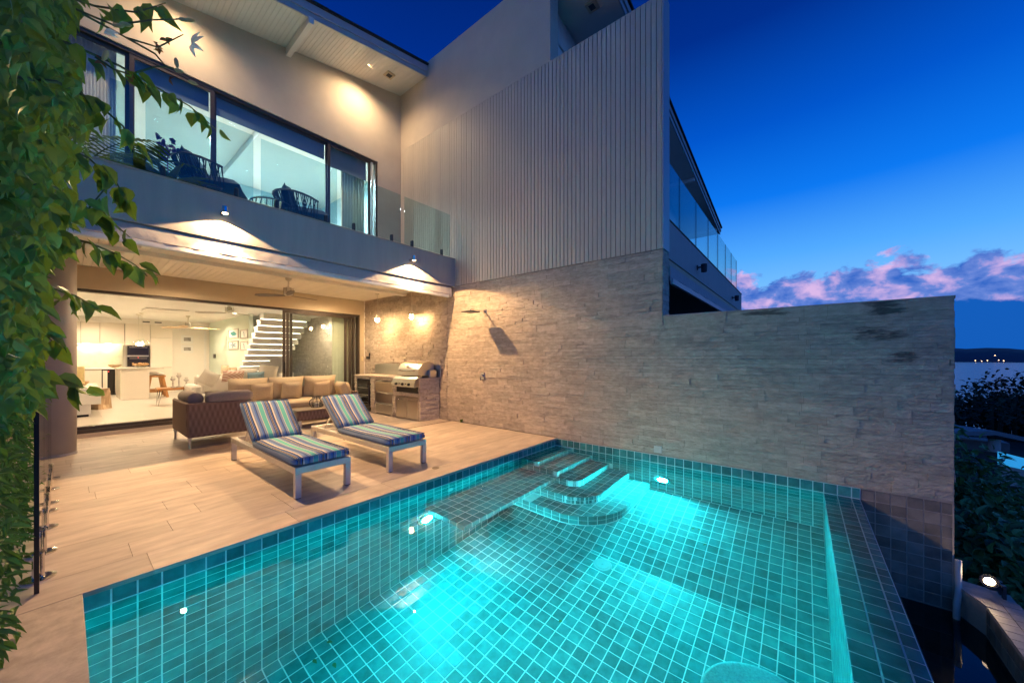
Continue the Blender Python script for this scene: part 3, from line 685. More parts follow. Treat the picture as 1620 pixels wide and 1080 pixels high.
# upper windows
uw = thing('upper_window', 'long bronze framed sliding windows with roller blinds above the balcony', 'window', (2.5, WY, 3.1))
frame_rect(MB(), -.35, 4.774, WY + .02, WY + .12, 3.10, 6.128, .05).build('outer_frame', M['frame'], uw)
for k, (xa, xb, yy) in enumerate(((-.30, .64, WY + .07), (.63, 1.66, WY + .03), (1.64, 3.63, WY + .07), (3.60, 4.60, WY + .03))):
    lf = frame_rect(MB(), xa, xb, yy, yy + .03, 3.155, 6.075, .055).build('window_leaf', M['frame'], uw)
    MB().box(xa + .056, xb - .056, yy + .012, yy + .018, 3.211, 6.019).build('pane', M['glass'], lf)
    if k in (1, 2, 3):
        MB().box(xa + .06, xb - .06, WY + .135, WY + .139, 5.72 if k != 3 else 5.62, 6.07).build('roller_blind', mat('blue_blind', (.15, .22, .34), rough=.8, var=.03), uw)
MB().box(4.62, 4.66, WY + .03, WY + .06, 3.155, 6.075).build('window_post', M['alu'], uw)
MB().bbox(1.60, 1.625, WY, WY + .03, 3.95, 4.2, .006).build('handle', M['black'], uw)
# upper room
ur = thing('upper_room', 'pale blue bedroom behind the upper windows', 'room', (2.5, 10.5, 3.1))
MB().box(-2.4, XW - .005, WY + .21, 12.6, 3.05, 3.09).build('floor', M['palewood'], ur)
MB().box(-2.4, XW - .005, 12.4, 12.55, 3.09, 6.6).build('wall', M['bluewall'], ur)
MB().box(XW - .06, XW - .01, WY + .21, 12.39, 3.09, 6.6).build('wall', M['bluewall'], ur)
MB().box(-2.45, -2.4, WY + .21, 12.39, 3.09, 6.6).build('wall', M['bluewall'], ur)
MB().box(-2.4, XW - .07, WY + .205, 12.39, 6.30, 6.36).build('ceiling', M['white'], ur)
MB().box(2.6, 2.75, WY + .3, 12.39, 6.15, 6.299).build('ceiling_beam', M['white'], ur)
MB().box(3.7, 5.3, 11.6, 12.39, 3.09, 5.4).build('wardrobe', M['gloss'], ur)
MB().box(-1.0, 2.2, 12.36, 12.399, 4.4, 5.0).build('headboard', mat('teal_panel', (.16, .42, .5), rough=.6), ur)
mm = MB(); x = 4.02
while x < 4.58:
    mm.tube([(x, WY + .26 + .02 * math.sin(x * 90), 3.1), (x, WY + .26 + .02 * math.sin(x * 90), 6.2)], .022, 6); x += .035
mm.build('curtain', M['curtain'], ur, smooth=True)
mm = MB(); x = .0
while x < .5:
    mm.tube([(x, WY + .26, 3.1), (x, WY + .26, 6.2)], .022, 6); x += .035
mm.build('curtain', M['linen'], ur, smooth=True)
for k, (x, y) in enumerate(((2.2, 9.3), (3.4, 10.3), (3.0, 11.3), (1.2, 10.3), (4.4, 9.5))):
    t = thing('downlight', ('upper room downlight nearest the window', 'upper room downlight right of the beam', 'rearmost upper room downlight', 'upper room downlight at left', 'upper room downlight near the curtain')[k], 'downlight', (x, y, 6.295), 'downlights of the upper room')
    MB().lathe((x, y, 6.295), [(0, -.003), (.04, -.003), (.04, 0)], 16).build('lens', M['whitedot'], t); MB().lathe((x, y, 6.295), [(.041, -.004), (.06, -.003), (.06, .003)], 16).build('ring', M['white'], t)
    lamp('SPOT', 'room_light', (x, y, 6.27), 560, (.66, .88, 1.0), .05, (0, 0, -1), math.radians(165), .8, parent=t)

# ================================================================== BALCONY THINGS
gb = thing('balcony_balustrade', 'frameless clear glass balustrade along our balcony edge', 'balustrade', (2.5, FY + .04, 3.57), None)
edges = [(.32, .50), (.60, 1.667), (1.759, 2.837), (2.935, 4.05), (4.14, 5.29)]
for xa, xb in edges: MB().box(xa, xb, FY + .034, FY + .046, 3.60, 4.51).build('glass_panel', M['bglass'], gb)
for x in (.75, 1.472, 1.95, 2.66, 3.123, 3.858, 4.308, 5.06):
    MB().bbox(x - .02, x + .02, FY + .01, FY + .033, 3.569, 3.70, .008).bbox(x - .02, x + .02, FY + .047, FY + .07, 3.569, 3.70, .008).build('spigot', M['darkmetal'], gb)
def rope_chair(name, lab, loc, rz):
    t = thing(name, lab, 'armchair', loc, 'navy rope chairs on the balcony', rz); k = 16
    def rim(a, r, z, h): return (r * math.cos(a) * 1.0, r * math.sin(a) * .95, z + h)
    angs = [math.radians(-25 + 230 * i / k) for i in range(k + 1)]
    def tz(i): u = abs(i / k - .5) * 2; return .70 - .14 * u ** 2
    low = [rim(a, .30, .36, 0) for a in angs]; top = [rim(a, .43 if True else 0, 0, tz(i)) for i, a in enumerate(angs)]
    fr = MB().tube(top, .014, 6).tube(low + [low[0]], .014, 6)
    for i in (2, 6, 10, 14): fr.tube([low[i], (low[i][0] * 1.05, low[i][1] * 1.05, 0)], .012, 6)
    fr.build('frame', M['darkmetal'], t, local=True)
    rp = MB()
    for i in range(k):
        for f in (.1, .3, .5, .7, .9):
            a = angs[i] + (angs[i + 1] - angs[i]) * f
            j = i + f; p = rim(a, .43, 0, tz(j)); q = rim(a + random.choice((-.16, .16)), .30, .36, 0); rp.tube([p, q], .006, 4)
    rp.build('rope_weave', M['rope'], t, local=True)
    MB().pillow(.62, .60, .2, M=Matrix.Translation((0, -.02, .42)) @ Matrix.Rotation(PI / 2, 4, 'X'), p=5).build('seat_cushion', M['navy'], t, smooth=True, local=True)
    MB().pillow(.55, .40, .18, M=Matrix.Translation((0, .20, .60)) @ Matrix.Rotation(-.25, 4, 'X'), p=4).build('back_cushion', M['navy'], t, smooth=True, local=True); t.scale = (1.15, 1.15, 1.15)
    return t
BF = 3.091
rope_chair('rope_armchair', 'navy rope armchair nearest the palm on the balcony', (1.40, 6.72, BF + .28), 1.1)
rope_chair('rope_armchair', 'navy rope armchair right of the round table', (2.65, 6.80, BF + .26), 1.2)
t = thing('plinth', 'low timber plinth under the balcony seating', 'platform', (2.0, 6.8, BF)); MB().bbox(.45, 3.4, 6.35, 7.3, BF, BF + .26, .01).build('platform', M['palewood'], t)
t = thing('rope_table', 'round navy woven side table between the balcony chairs', 'side table', (2.12, 6.72, BF + .26), 'navy rope chairs on the balcony')
m = MB(); z0 = BF + .26
for k in range(24):
    a = 2 * PI * k / 24; m.tube([(2.12 + .24 * math.cos(a), 6.72 + .24 * math.sin(a), z0), (2.12 + .33 * math.cos(a), 6.72 + .33 * math.sin(a), z0 + .25), (2.12 + .29 * math.cos(a), 6.72 + .29 * math.sin(a), z0 + .52)], .008, 5)
for r, h in ((.25, .01), (.33, .25), (.29, .52)): m.tube([(2.12 + r * math.cos(2 * PI * k / 24), 6.72 + r * math.sin(2 * PI * k / 24), z0 + h) for k in range(25)], .011, 5, caps=False)
m.build('woven_frame', M['rope'], t); MB().lathe((2.12, 6.72, z0 + .53), [(.30, 0), (.30, .015), (0, .015)], 28).build('top', M['bglass'], t)

# leaf geometry
def leaf_geo(p, d, n, L_, W_, curl=.15):
    d = Vector(d).normalized(); n = Vector(n); s = d.cross(n); s = s.normalized() if s.length > 1e-4 else d.orthogonal().normalized(); u = s.cross(d)
    p = Vector(p); P = lambda t, w_, h: p + d * (L_ * t) + s * (W_ * w_) + u * (L_ * h)
    V = [P(0, 0, 0), P(.18, .42, .05), P(.18, -.42, .05), P(.22, 0, -.02), P(.45, .5, .04), P(.45, -.5, .04), P(.5, 0, -.04 - curl * .3), P(.74, .27, -.02 - curl * .5), P(.74, -.27, -.02 - curl * .5), P(.76, 0, -.07 - curl * .7), P(1, 0, -.1 - curl * 1.4)]
    F = [(0, 3, 1), (0, 2, 3), (1, 3, 6, 4), (3, 2, 5, 6), (4, 6, 9, 7), (6, 5, 8, 9), (7, 9, 10), (9, 8, 10)]
    return V, F
def rvec(): return Vector((U(-1, 1), U(-1, 1), U(-1, 1))).normalized()
# potted palm
t = thing('potted_palm', 'feathery palm in a dark pot at the left end of the balcony', 'palm', (.05, 7.0, BF))
MB().lathe((.05, 7.0, BF), [(.16, 0), (.22, .4), (.24, .42), (.2, .42), (.19, .36), (0, .36)], 20).build('pot', M['darkmetal'], t, smooth=False)
for k in range(11):
    a = 2 * PI * k / 11 + U(-.2, .2); el = U(.75, 1.3); Ls = U(1.1, 1.7); fr = MB(); pts = []
    for i in range(14):
        s_ = i / 13; r = Ls * s_; bend = s_ * s_ * .75
        pts.append(Vector((.05 + math.cos(a) * r * math.cos(el) * (1 + .5 * s_), 7.0 + math.sin(a) * r * math.cos(el) * (1 + .3 * s_), BF + .4 + r * math.sin(el) - bend)))
    fr.tube(pts, [.010 * (1 - .8 * i / 13) for i in range(14)], 5)
    for i in range(2, 13):
        for sg in (-1, 1):
            for f in (0, .5):
                p = pts[i].lerp(pts[min(i + 1, 13)], f); tv = (pts[min(i + 1, 13)] - pts[i - 1]).normalized(); sd_ = tv.cross(Vector((0, 0, 1))).normalized() * sg
                d = (tv * .6 + sd_ * .8 + Vector((0, 0, -.25))).normalized(); l = .38 * math.sin(PI * (.15 + .8 * i / 13)) + .05; w_ = .011
                q = tv * w_; fr.add([p - q, p + q, p + d * l * .6 + q * .8, p + d * l + Vector((0, 0, -.05)), p + d * l * .6 - q * .8], [(0, 1, 2, 3, 4)])
    fr.build('frond', M['leafdark'], t)
t = thing('orchid_pot', 'dark potted orchid with purple flowers beside the balcony chair', 'plant', (.86, 6.45, BF + .26))
MB().lathe((.86, 6.45, BF + .26), [(.1, 0), (.14, .2), (.12, .2), (0, .18)], 16).build('pot', M['darkmetal'], t)
m = MB()
for k in range(26):
    a = U(0, 2 * PI); v, f = leaf_geo((.86, 6.45, BF + .45), (math.cos(a), math.sin(a), U(.5, 1.6)), (0, 0, 1), U(.3, .55), .09, .25); m.add(v, f)
m.build('leaves', M['leafdark'], t)
m = MB()
for k in range(14):
    c = Vector((.86 + U(-.12, .06), 6.40 + U(-.08, .08), BF + .26 + U(.62, .84)))
    for j in range(5): v, f = leaf_geo(c, rvec(), rvec(), .06, .05, 0); m.add(v, f)
m.tube([(.86, 6.45, BF + .4), (.84, 6.43, BF + 1.05)], .006, 5)
m.build('flowers', M['purple'], t)

# ================================================================== AWNING, SCONCES, CEILING THINGS
aw = thing('awning', 'retracted grey awning with pale front bar under the balcony', 'awning', (2.5, FY, 2.8))
MB().bbox(-2.4, XW - .08, FY + .022, FY + .15, 2.86, 2.945, .02).build('cassette', M['awnfab'], aw)
m = MB(); n = 120; V = []
for i in range(n + 1):
    x = -2.4 + (XW - .14 + 2.4) * i / n
    for j in range(4): V.append((x, FY + .012 - .006 * j + .004 * math.sin(j * 2 + 9 * math.sin(x * 3.1)) + U(-.003, .003), 2.90 - .045 * j))
m.add(V, [(i * 4 + j, (i + 1) * 4 + j, (i + 1) * 4 + j + 1, i * 4 + j + 1) for i in range(n) for j in range(3)])
m.build('folded_fabric', M['awnfab'], aw, smooth=True)
MB().bbox(-2.4, XW - .16, FY - .004, FY + .06, 2.695, 2.765, .012).build('front_bar', mat('white_aluminium', (.62, .62, .63), rough=.4), aw)
MB().tube([(XW - .11, FY + .02, 2.9), (XW - .11, FY + .02, 2.72)], .02, 10).build('end_bracket', M['pipe'], aw)
def sconce(x, lab, e, ax, wide, flood):
    p = Vector((x, FY - .13, 3.27)); t = thing('wall_sconce', lab, 'wall lamp', (x, FY, 3.27), 'lit sconces under the balustrade')
    MB().lathe((x, FY - .001, 3.29), [(.028, -.012), (.028, 0)], 14, ax='y').tube([(x, FY, 3.29), (x, FY - .11, 3.29)], .01, 8).build('bracket', M['chrome'], t)
    a = Vector(ax).normalized(); q = p + Vector((0, 0, .035))
    bd = MB().tube([q - a * .055, q - a * .05, q + a * .04], [.025, .034, .036], 16); bd.build('lamp_body', M['chrome'], t)
    m = MB(); m.tube([q + a * .0405, q + a * .043], .029, 16); m.build('lens', M['warmlamp'], t)
    lamp('SPOT', 'sconce_light', q + a * .055, e * wide, WARM, .012, a, math.radians(136), .06, parent=t); lamp('SPOT', 'sconce_flood', q + a * .055, e * flood, WARM, .012, (a.x, -.52, -1), math.radians(112), .35, parent=t)
    lamp('SPOT', 'sconce_beam', q + a * .055, e * .07, WARM, .012, (0, .6, -1), math.radians(40), .9, parent=t)
sconce(1.312, 'lit chrome sconce on the balcony face above the loungers', 420, (.0, -.06, -1), .29, 1.0)
sconce(4.236, 'lit chrome sconce on the balcony face beside the boarded wall', 350, (.06, -.03, -1), .62, .70)
def downlight(x, y, z, lab, e, spot=110, grp='terrace downlights', c=WARM2, dz=0):
    t = thing('downlight', lab, 'downlight', (x, y, z), grp)
    MB().lathe((x, y, z), [(0, -.004), (.035, -.004), (.035, 0)], 16).build('lens', M['warmdot'], t); MB().lathe((x, y, z), [(.036, -.006), (.055, -.004), (.055, .0)], 16).build('ring', M['white'], t)
    lamp('SPOT', 'downlight_beam', (x, y, z - .03), e, c, .04, (0, 0, -1), math.radians(spot), 1.0, parent=t)
downlight(1.388, 8.83, 2.999, 'lit terrace ceiling downlight left of the fan', 260, 165)
downlight(4.208, 8.915, 2.999, 'lit terrace ceiling downlight right of the fan', 330, 165)
downlight(4.222, 7.5, sof(4.222) - .01, 'starry lit downlight in the roof soffit near the wall corner', 230, 165, 'soffit downlights')
downlight(1.15, 7.5, sof(1.15) - .01, 'soffit downlight behind the leaves at the left', 170, 165, 'soffit downlights')
t = thing('soffit_vent', 'small square vent in the roof soffit near the corner', 'vent', (4.72, 7.5, sof(4.72)))
MB().bbox(4.62, 4.82, 7.35, 7.55, sof(4.7) - .028, sof(4.7) - .002, .004).build('vent_frame', M['header'], t); MB().box(4.665, 4.775, 7.395, 7.505, sof(4.7) - .031, sof(4.7) - .029).build('grille', M['black'], t)
def fan(loc, lab, rodl, mat_b, rz, grp='ceiling fans', nb=3, span=.62):
    t = thing('ceiling_fan', lab, 'ceiling fan', loc, grp, rz); z = 0
    MB().lathe((0, 0, 0), [(.06, 0), (.055, -.03), (.02, -.06), (.013, -.06), (.013, -rodl)], 16).build('rod', M['steel'], t, local=True)
    MB().lathe((0, 0, -rodl), [(.05, 0), (.075, -.01), (.078, -.14), (.06, -.15), (0, -.15)], 20).build('motor', M['steel'], t, local=True)
    for k in range(6):
        a = 2 * PI * k / 6; MB().box(-.011, .011, .074, .084, -rodl - .14, -rodl - .01).build('rib', M['chrome'], t, local=True).rotation_euler = (0, 0, a)
    for k in range(nb):
        a = 2 * PI * k / nb; m = MB(); pts = [(.07, .025), (.2, .06), (.4, .075), (span - .05, .06), (span, .0), (span - .05, -.05), (.4, -.06), (.2, -.05), (.07, -.025)]
        m.add([(x, y, -rodl - .155 + y * .22 + .004) for x, y in pts] + [(x, y, -rodl - .155 + y * .22 - .004) for x, y in pts], [tuple(range(9))[::-1], tuple(range(9, 18))] + [(i, (i + 1) % 9, (i + 1) % 9 + 9, i + 9) for i in range(9)])
        m.build('blade', mat_b, t, local=True).rotation_euler = (0, 0, a)
    return t
fan((2.738, 7.79, 2.934), 'brushed steel fan hanging from the terrace ceiling beam', .18, M['fanblade'], .25)
def pendant(x, y, lab):
    zt, zb = 2.999, 2.42; t = thing('pendant_lamp', lab, 'pendant lamp', (x, y, zt), 'pendant lamps over the barbecue counter')
    MB().lathe((x, y, zt), [(.05, 0), (.05, -.02), (.008, -.03)], 14).tube([(x, y, zt - .02), (x, y, zb)], .006, 6).tube([(x + .035, y, zt - .2), (x + .035, y, zb + .02)], .004, 5).build('rod', M['steel'], t)
    MB().lathe((x, y, zb), [(.02, .06), (.03, .02), (.035, .0), (.115, -.035), (.118, -.042), (.03, -.015)], 24).build('shade', M['steel'], t, smooth=False)
    MB().lathe((x, y, zb), [(.03, -.016), (.042, -.05), (.038, -.10), (.015, -.13), (0, -.133)], 16).build('bulb', M['bulb'], t, smooth=True)
    for k in range(3):
        a = 2 * PI * k / 3; 
        MB().tube([(x + .05 * math.cos(a), y + .05 * math.sin(a), zb - .02), (x + .05 * math.cos(a), y + .05 * math.sin(a), zb - .13)], .003, 4).build('cage_wire', M['steel'], t)
pendant(4.96, 8.36, 'lit pendant lamp above the drinks fridge')
pendant(5.10, 7.13, 'lit pendant lamp above the grill nearest the pool')

# ================================================================== SHOWER AND WALL FITTINGS
t = thing('outdoor_shower', 'square chrome rain shower head on an arm from the stone wall', 'shower', (XW, 5.06, 2.3))
MB().tube([(XW - .005, 5.06, 2.335), (XW - .40, 5.06, 2.345), (XW - .42, 5.06, 2.33), (XW - .42, 5.06, 2.30)], .012, 10).build('arm', M['chrome'], t)
MB().bbox(XW - .55, XW - .29, 4.93, 5.19, 2.280, 2.298, .004).build('shower_head', M['darkmetal'], t); MB().bbox(XW - .02, XW + .0, 5.02, 5.10, 2.295, 2.375, .005).build('flange', M['chrome'], t)
t = thing('shower_mixer', 'chrome shower mixer valve on the stone wall', 'shower valve', (XW, 5.11, 1.0))
MB().bbox(XW - .03, XW, 5.06, 5.17, .94, 1.09, .008).build('plate', M['chrome'], t); MB().lathe((XW - .03, 5.115, 1.02), [(.03, -.05), (.03, 0)], 14, ax='x').tube([(XW - .075, 5.115, 1.02), (XW - .085, 5.115, .93)], .011, 8).build('lever', M['chrome'], t)
t = thing('socket_cover', 'pale square cover plate low on the wall above the pool', 'cover plate', (XW, 1.636, .06)); MB().bbox(XW - .022, XW - .002, 1.58, 1.69, .02, .12, .004).build('plate', M['pipe'], t)
t = thing('drain_grate', 'long slot drain in the deck by the wall', 'drain', (4.75, 6.05, .0))
MB().box(4.05, 5.38, 6.03, 6.08, -.0, .0035).build('frame', mat('drain_stone', (.27, .20, .15), rough=.7), t)
for k in range(16): MB().box(4.07 + k * .081, 4.07 + k * .081 + .05, 6.04, 6.07, .004, .0055).build('slot', M['stonedark'], t)
t = thing('floor_drain', 'small round brown drain cover in the deck near the pool', 'drain', (2.95, 3.62, 0)); MB().lathe((2.95, 3.62, 0), [(.045, .002), (.045, .004), (.03, .005), (0, .005)], 20).build('cover', mat('bronze_cover', (.16, .12, .09), rough=.5, metal=.5), t)

# ================================================================== BARBECUE COUNTER
bx0, by0, by1 = 4.86, 6.47, 9.30
bq = thing('barbecue_counter', 'stone clad outdoor kitchen counter against the wall', 'counter', (5.1, 7.9, 0))
m = MB(); XBK = XW - .035
m.box(bx0 + .02, XBK, by0 + .02, 6.54, 0, .90); m.box(bx0 + .02, XBK, 7.40, 7.52, 0, .90); m.box(bx0 + .02, XBK, 8.31, 8.50, 0, .90); m.box(bx0 + .02, XBK, 9.20, by1, 0, .90); m.box(bx0 + .02, XBK, 7.521, 9.199, .84, .90); m.box(bx0 + .25, XBK, 6.541, 7.399, 0, .86)
m.box(bx0 + .02, bx0 + .24, 6.541, 7.399, .52, .60)
m.build('core', M['stonedark'], bq)
pieces = []
def cladx(y0, y1, z0, z1):   # front face, normal -x
    z = z0
    while z < z1 - .012:
        h = min(random.choice((.03, .04, .05)), z1 - z)
        if z1 - z - h < .018: h = z1 - z
        y = y0 - U(0, .1)
        while y < y1:
            l = U(.10, .26); ya, yb = max(y, y0), min(y + l, y1); y += l
            if yb - ya > .012:
                d = bx0 + U(-.012, .008); MB().hexa([(d, ya, z + .001), (bx0 + .022, ya, z + .001), (bx0 + .022, yb - .001, z + .001), (d + U(-.004, .004), yb - .001, z + .001), (d + U(-.006, .006), ya, z + h), (bx0 + .022, ya, z + h), (bx0 + .022, yb - .001, z + h), (d, yb - .001, z + h)]).build('stone', M['stone'], bq)
        z += h
cladx(by0 + .0, 6.545, 0, .90); cladx(7.395, 7.525, 0, .90); cladx(8.305, 8.505, 0, .90); cladx(9.195, by1, 0, .90); cladx(7.526, 8.304, .84, .90); cladx(8.506, 9.194, .84, .90)
z = 0; rest = MB()
while z < .89:
    h = min(random.choice((.03, .04, .05)), .90 - z); x = bx0 - U(0, .1)
    while x < XBK:
        l = U(.12, .28); xa, xb = max(x, bx0 - .01), min(x + l, XBK); x += l
        if xb - xa > .012:
            d = by0 + U(-.014, .008); MB().hexa([(xa, d, z + .001), (xb - .001, d + U(-.005, .005), z + .001), (xb - .001, by0 + .022, z + .001), (xa, by0 + .022, z + .001), (xa, d + U(-.006, .006), z + h), (xb - .001, d, z + h), (xb - .001, by0 + .022, z + h), (xa, by0 + .022, z + h)]).build('stone', M['stone'], bq)
    z += h
MB().bbox(bx0 - .02, XBK, 7.42, by1 + .01, .902, .945, .006).build('worktop', M['coping'], bq)
MB().bbox(bx0 - .02, XBK, by0 - .02, 6.575, .902, .945, .006).build('worktop', M['coping'], bq)
MB().box(bx0 + .26, XBK, 6.576, 7.419, .862, .93).build('worktop_rear', M['coping'], bq)
MB().bbox(bx0 - .012, bx0 + .24, 6.546, 7.394, .52, .60, .006).build('shelf_beam', M['coping'], bq)
# steel splash back panel
MB().bbox(XBK - .02, XBK - .001, 6.40, 9.15, .95, 1.235, .004).build('splashback', M['steel'], bq)
# cupboard doors under grill
for k, (ya, yb) in enumerate(((6.556, 6.965), (6.975, 7.385))):
    d_ = MB().bbox(bx0 - .002, bx0 + .03, ya, yb, .02, .51, .006).build('cupboard_door', M['steel'], bq); yc = (ya + yb) / 2
    MB().tube([(bx0 - .004, yc - .1, .44), (bx0 - .03, yc - .1, .44), (bx0 - .03, yc + .1, .44), (bx0 - .004, yc + .1, .44)], .006, 6).build('handle', M['chrome'], d_)
for k, (za, zb) in enumerate(((.03, .29), (.30, .55), (.56, .82))):
    d_ = MB().bbox(bx0 + .004, bx0 + .2, 7.535, 8.298, za, zb, .006).build('drawer', M['steel'], bq); MB().bbox(bx0 - .012, bx0 + .003, 7.56, 8.27, zb - .03, zb - .012, .004).build('handle', M['chrome'], d_)
fg = thing('drinks_fridge', 'black glass door drinks fridge set in the stone counter', 'fridge', (5.1, 8.85, 0))
MB().bbox(bx0 + .03, XBK - .01, 8.52, 9.18, .02, .82, .01).build('body', M['black'], fg); fd = MB().bbox(bx0 + .0, bx0 + .028, 8.525, 9.175, .05, .81, .006).build('door', M['oven'], fg)
MB().bbox(bx0 - .02, bx0 - .001, 8.56, 8.58, .2, .7, .004).build('handle', M['darkmetal'], fd)
for k in range(3): MB().box(bx0 - .004, bx0 - .001, 8.60, 9.12, .25 + k * .18, .258 + k * .18).build('shelf', M['steel'], fd)
gr = thing('gas_grill', 'stainless steel gas grill with curved lid and three knobs', 'grill', (5.1, 7.0, .93))
ga, gbb = 6.585, 7.395
MB().box(bx0 + .02, bx0 + .24, 6.56, 7.39, .605, .74).build('firebox', M['black'], gr)
def extr_y(m, prof, y0, y1):
    n = len(prof); m.add([(x, y0, z) for x, z in prof] + [(x, y1, z) for x, z in prof], [tuple(range(n)), tuple(range(n, 2 * n))[::-1]] + [(i, i + n, (i + 1) % n + n, (i + 1) % n) for i in range(n)]); return m
panel = [(bx0 + .10, .99), (bx0 + .02, .97), (bx0 - .05, .91), (bx0 - .095, .83), (bx0 - .105, .755), (bx0 - .08, .735), (bx0 + .02, .76), (bx0 + .10, .90)]
pn = extr_y(MB(), panel, ga - .03, gbb + .03).build('control_panel', M['steel'], gr)
for k in range(3):
    yk = ga + .16 + k * .24; MB().lathe((bx0 - .105, yk, .80), [(.0, -.03), (.026, -.028), (.03, 0), (.034, .006)], 16, ax='x').build('knob', M['black'], pn)
for k in range(2):
    yk = ga + .28 + k * .24; MB().lathe((bx0 - .102, yk, .81), [(.0, -.012), (.01, -.01), (.012, .004)], 10, ax='x').build('igniter', M['black'], pn)
lid = [(bx0 + .02, .995)] + [(bx0 + .30 - .28 * math.cos(a), 1.0 + .30 * math.sin(a)) for a in [math.radians(x) for x in range(5, 131, 12)]] + [(bx0 + .46, 1.15), (bx0 + .46, .995)]
ld = extr_y(MB(), lid, ga, gbb - .02).build('lid', M['steel'], gr)
MB().tube([(bx0 + .03, ga + .12, 1.10), (bx0 - .025, ga + .12, 1.09), (bx0 - .025, gbb - .14, 1.09), (bx0 + .03, gbb - .14, 1.10)], .012, 8).build('handle', M['chrome'], ld)
MB().lathe((bx0 + .035, (ga + gbb) / 2, 1.19), [(.0, -.012), (.03, -.01), (.032, .02)], 16, ax='x').build('thermometer', M['chrome'], ld)
MB().bbox(bx0 + .26, bx0 + .47, ga - .10, ga - .004, .935, 1.12, .02).build('rear_housing', M['steel'], gr)
t = thing('faucet', 'curved steel tap behind the grill', 'tap', (5.15, 7.75, .945)); MB().tube([(5.2, 7.75, .945), (5.2, 7.75, 1.20), (5.19, 7.74, 1.245), (5.15, 7.70, 1.27), (5.08, 7.64, 1.27), (5.04, 7.60, 1.245), (5.03, 7.60, 1.21)], .013, 8).build('spout', M['chrome'], t)
t = thing('wall_bracket', 'small black bracket on the stone above the counter', 'bracket', (XW, 9.55, 1.4)); MB().bbox(XW - .05, XW - .02, 9.45, 9.62, 1.35, 1.43, .004).bbox(XW - .05, XW - .02, 9.45, 9.48, 1.431, 1.52, .004).build('bracket', M['black'], t)
t = thing('door_switch', 'small pale switch on the pier beside the door', 'switch', (5.33, GY, 1.35)); MB().bbox(5.30, 5.35, GY - .012, GY - .0, 1.30, 1.42, .003).build('plate', M['bud'], t)

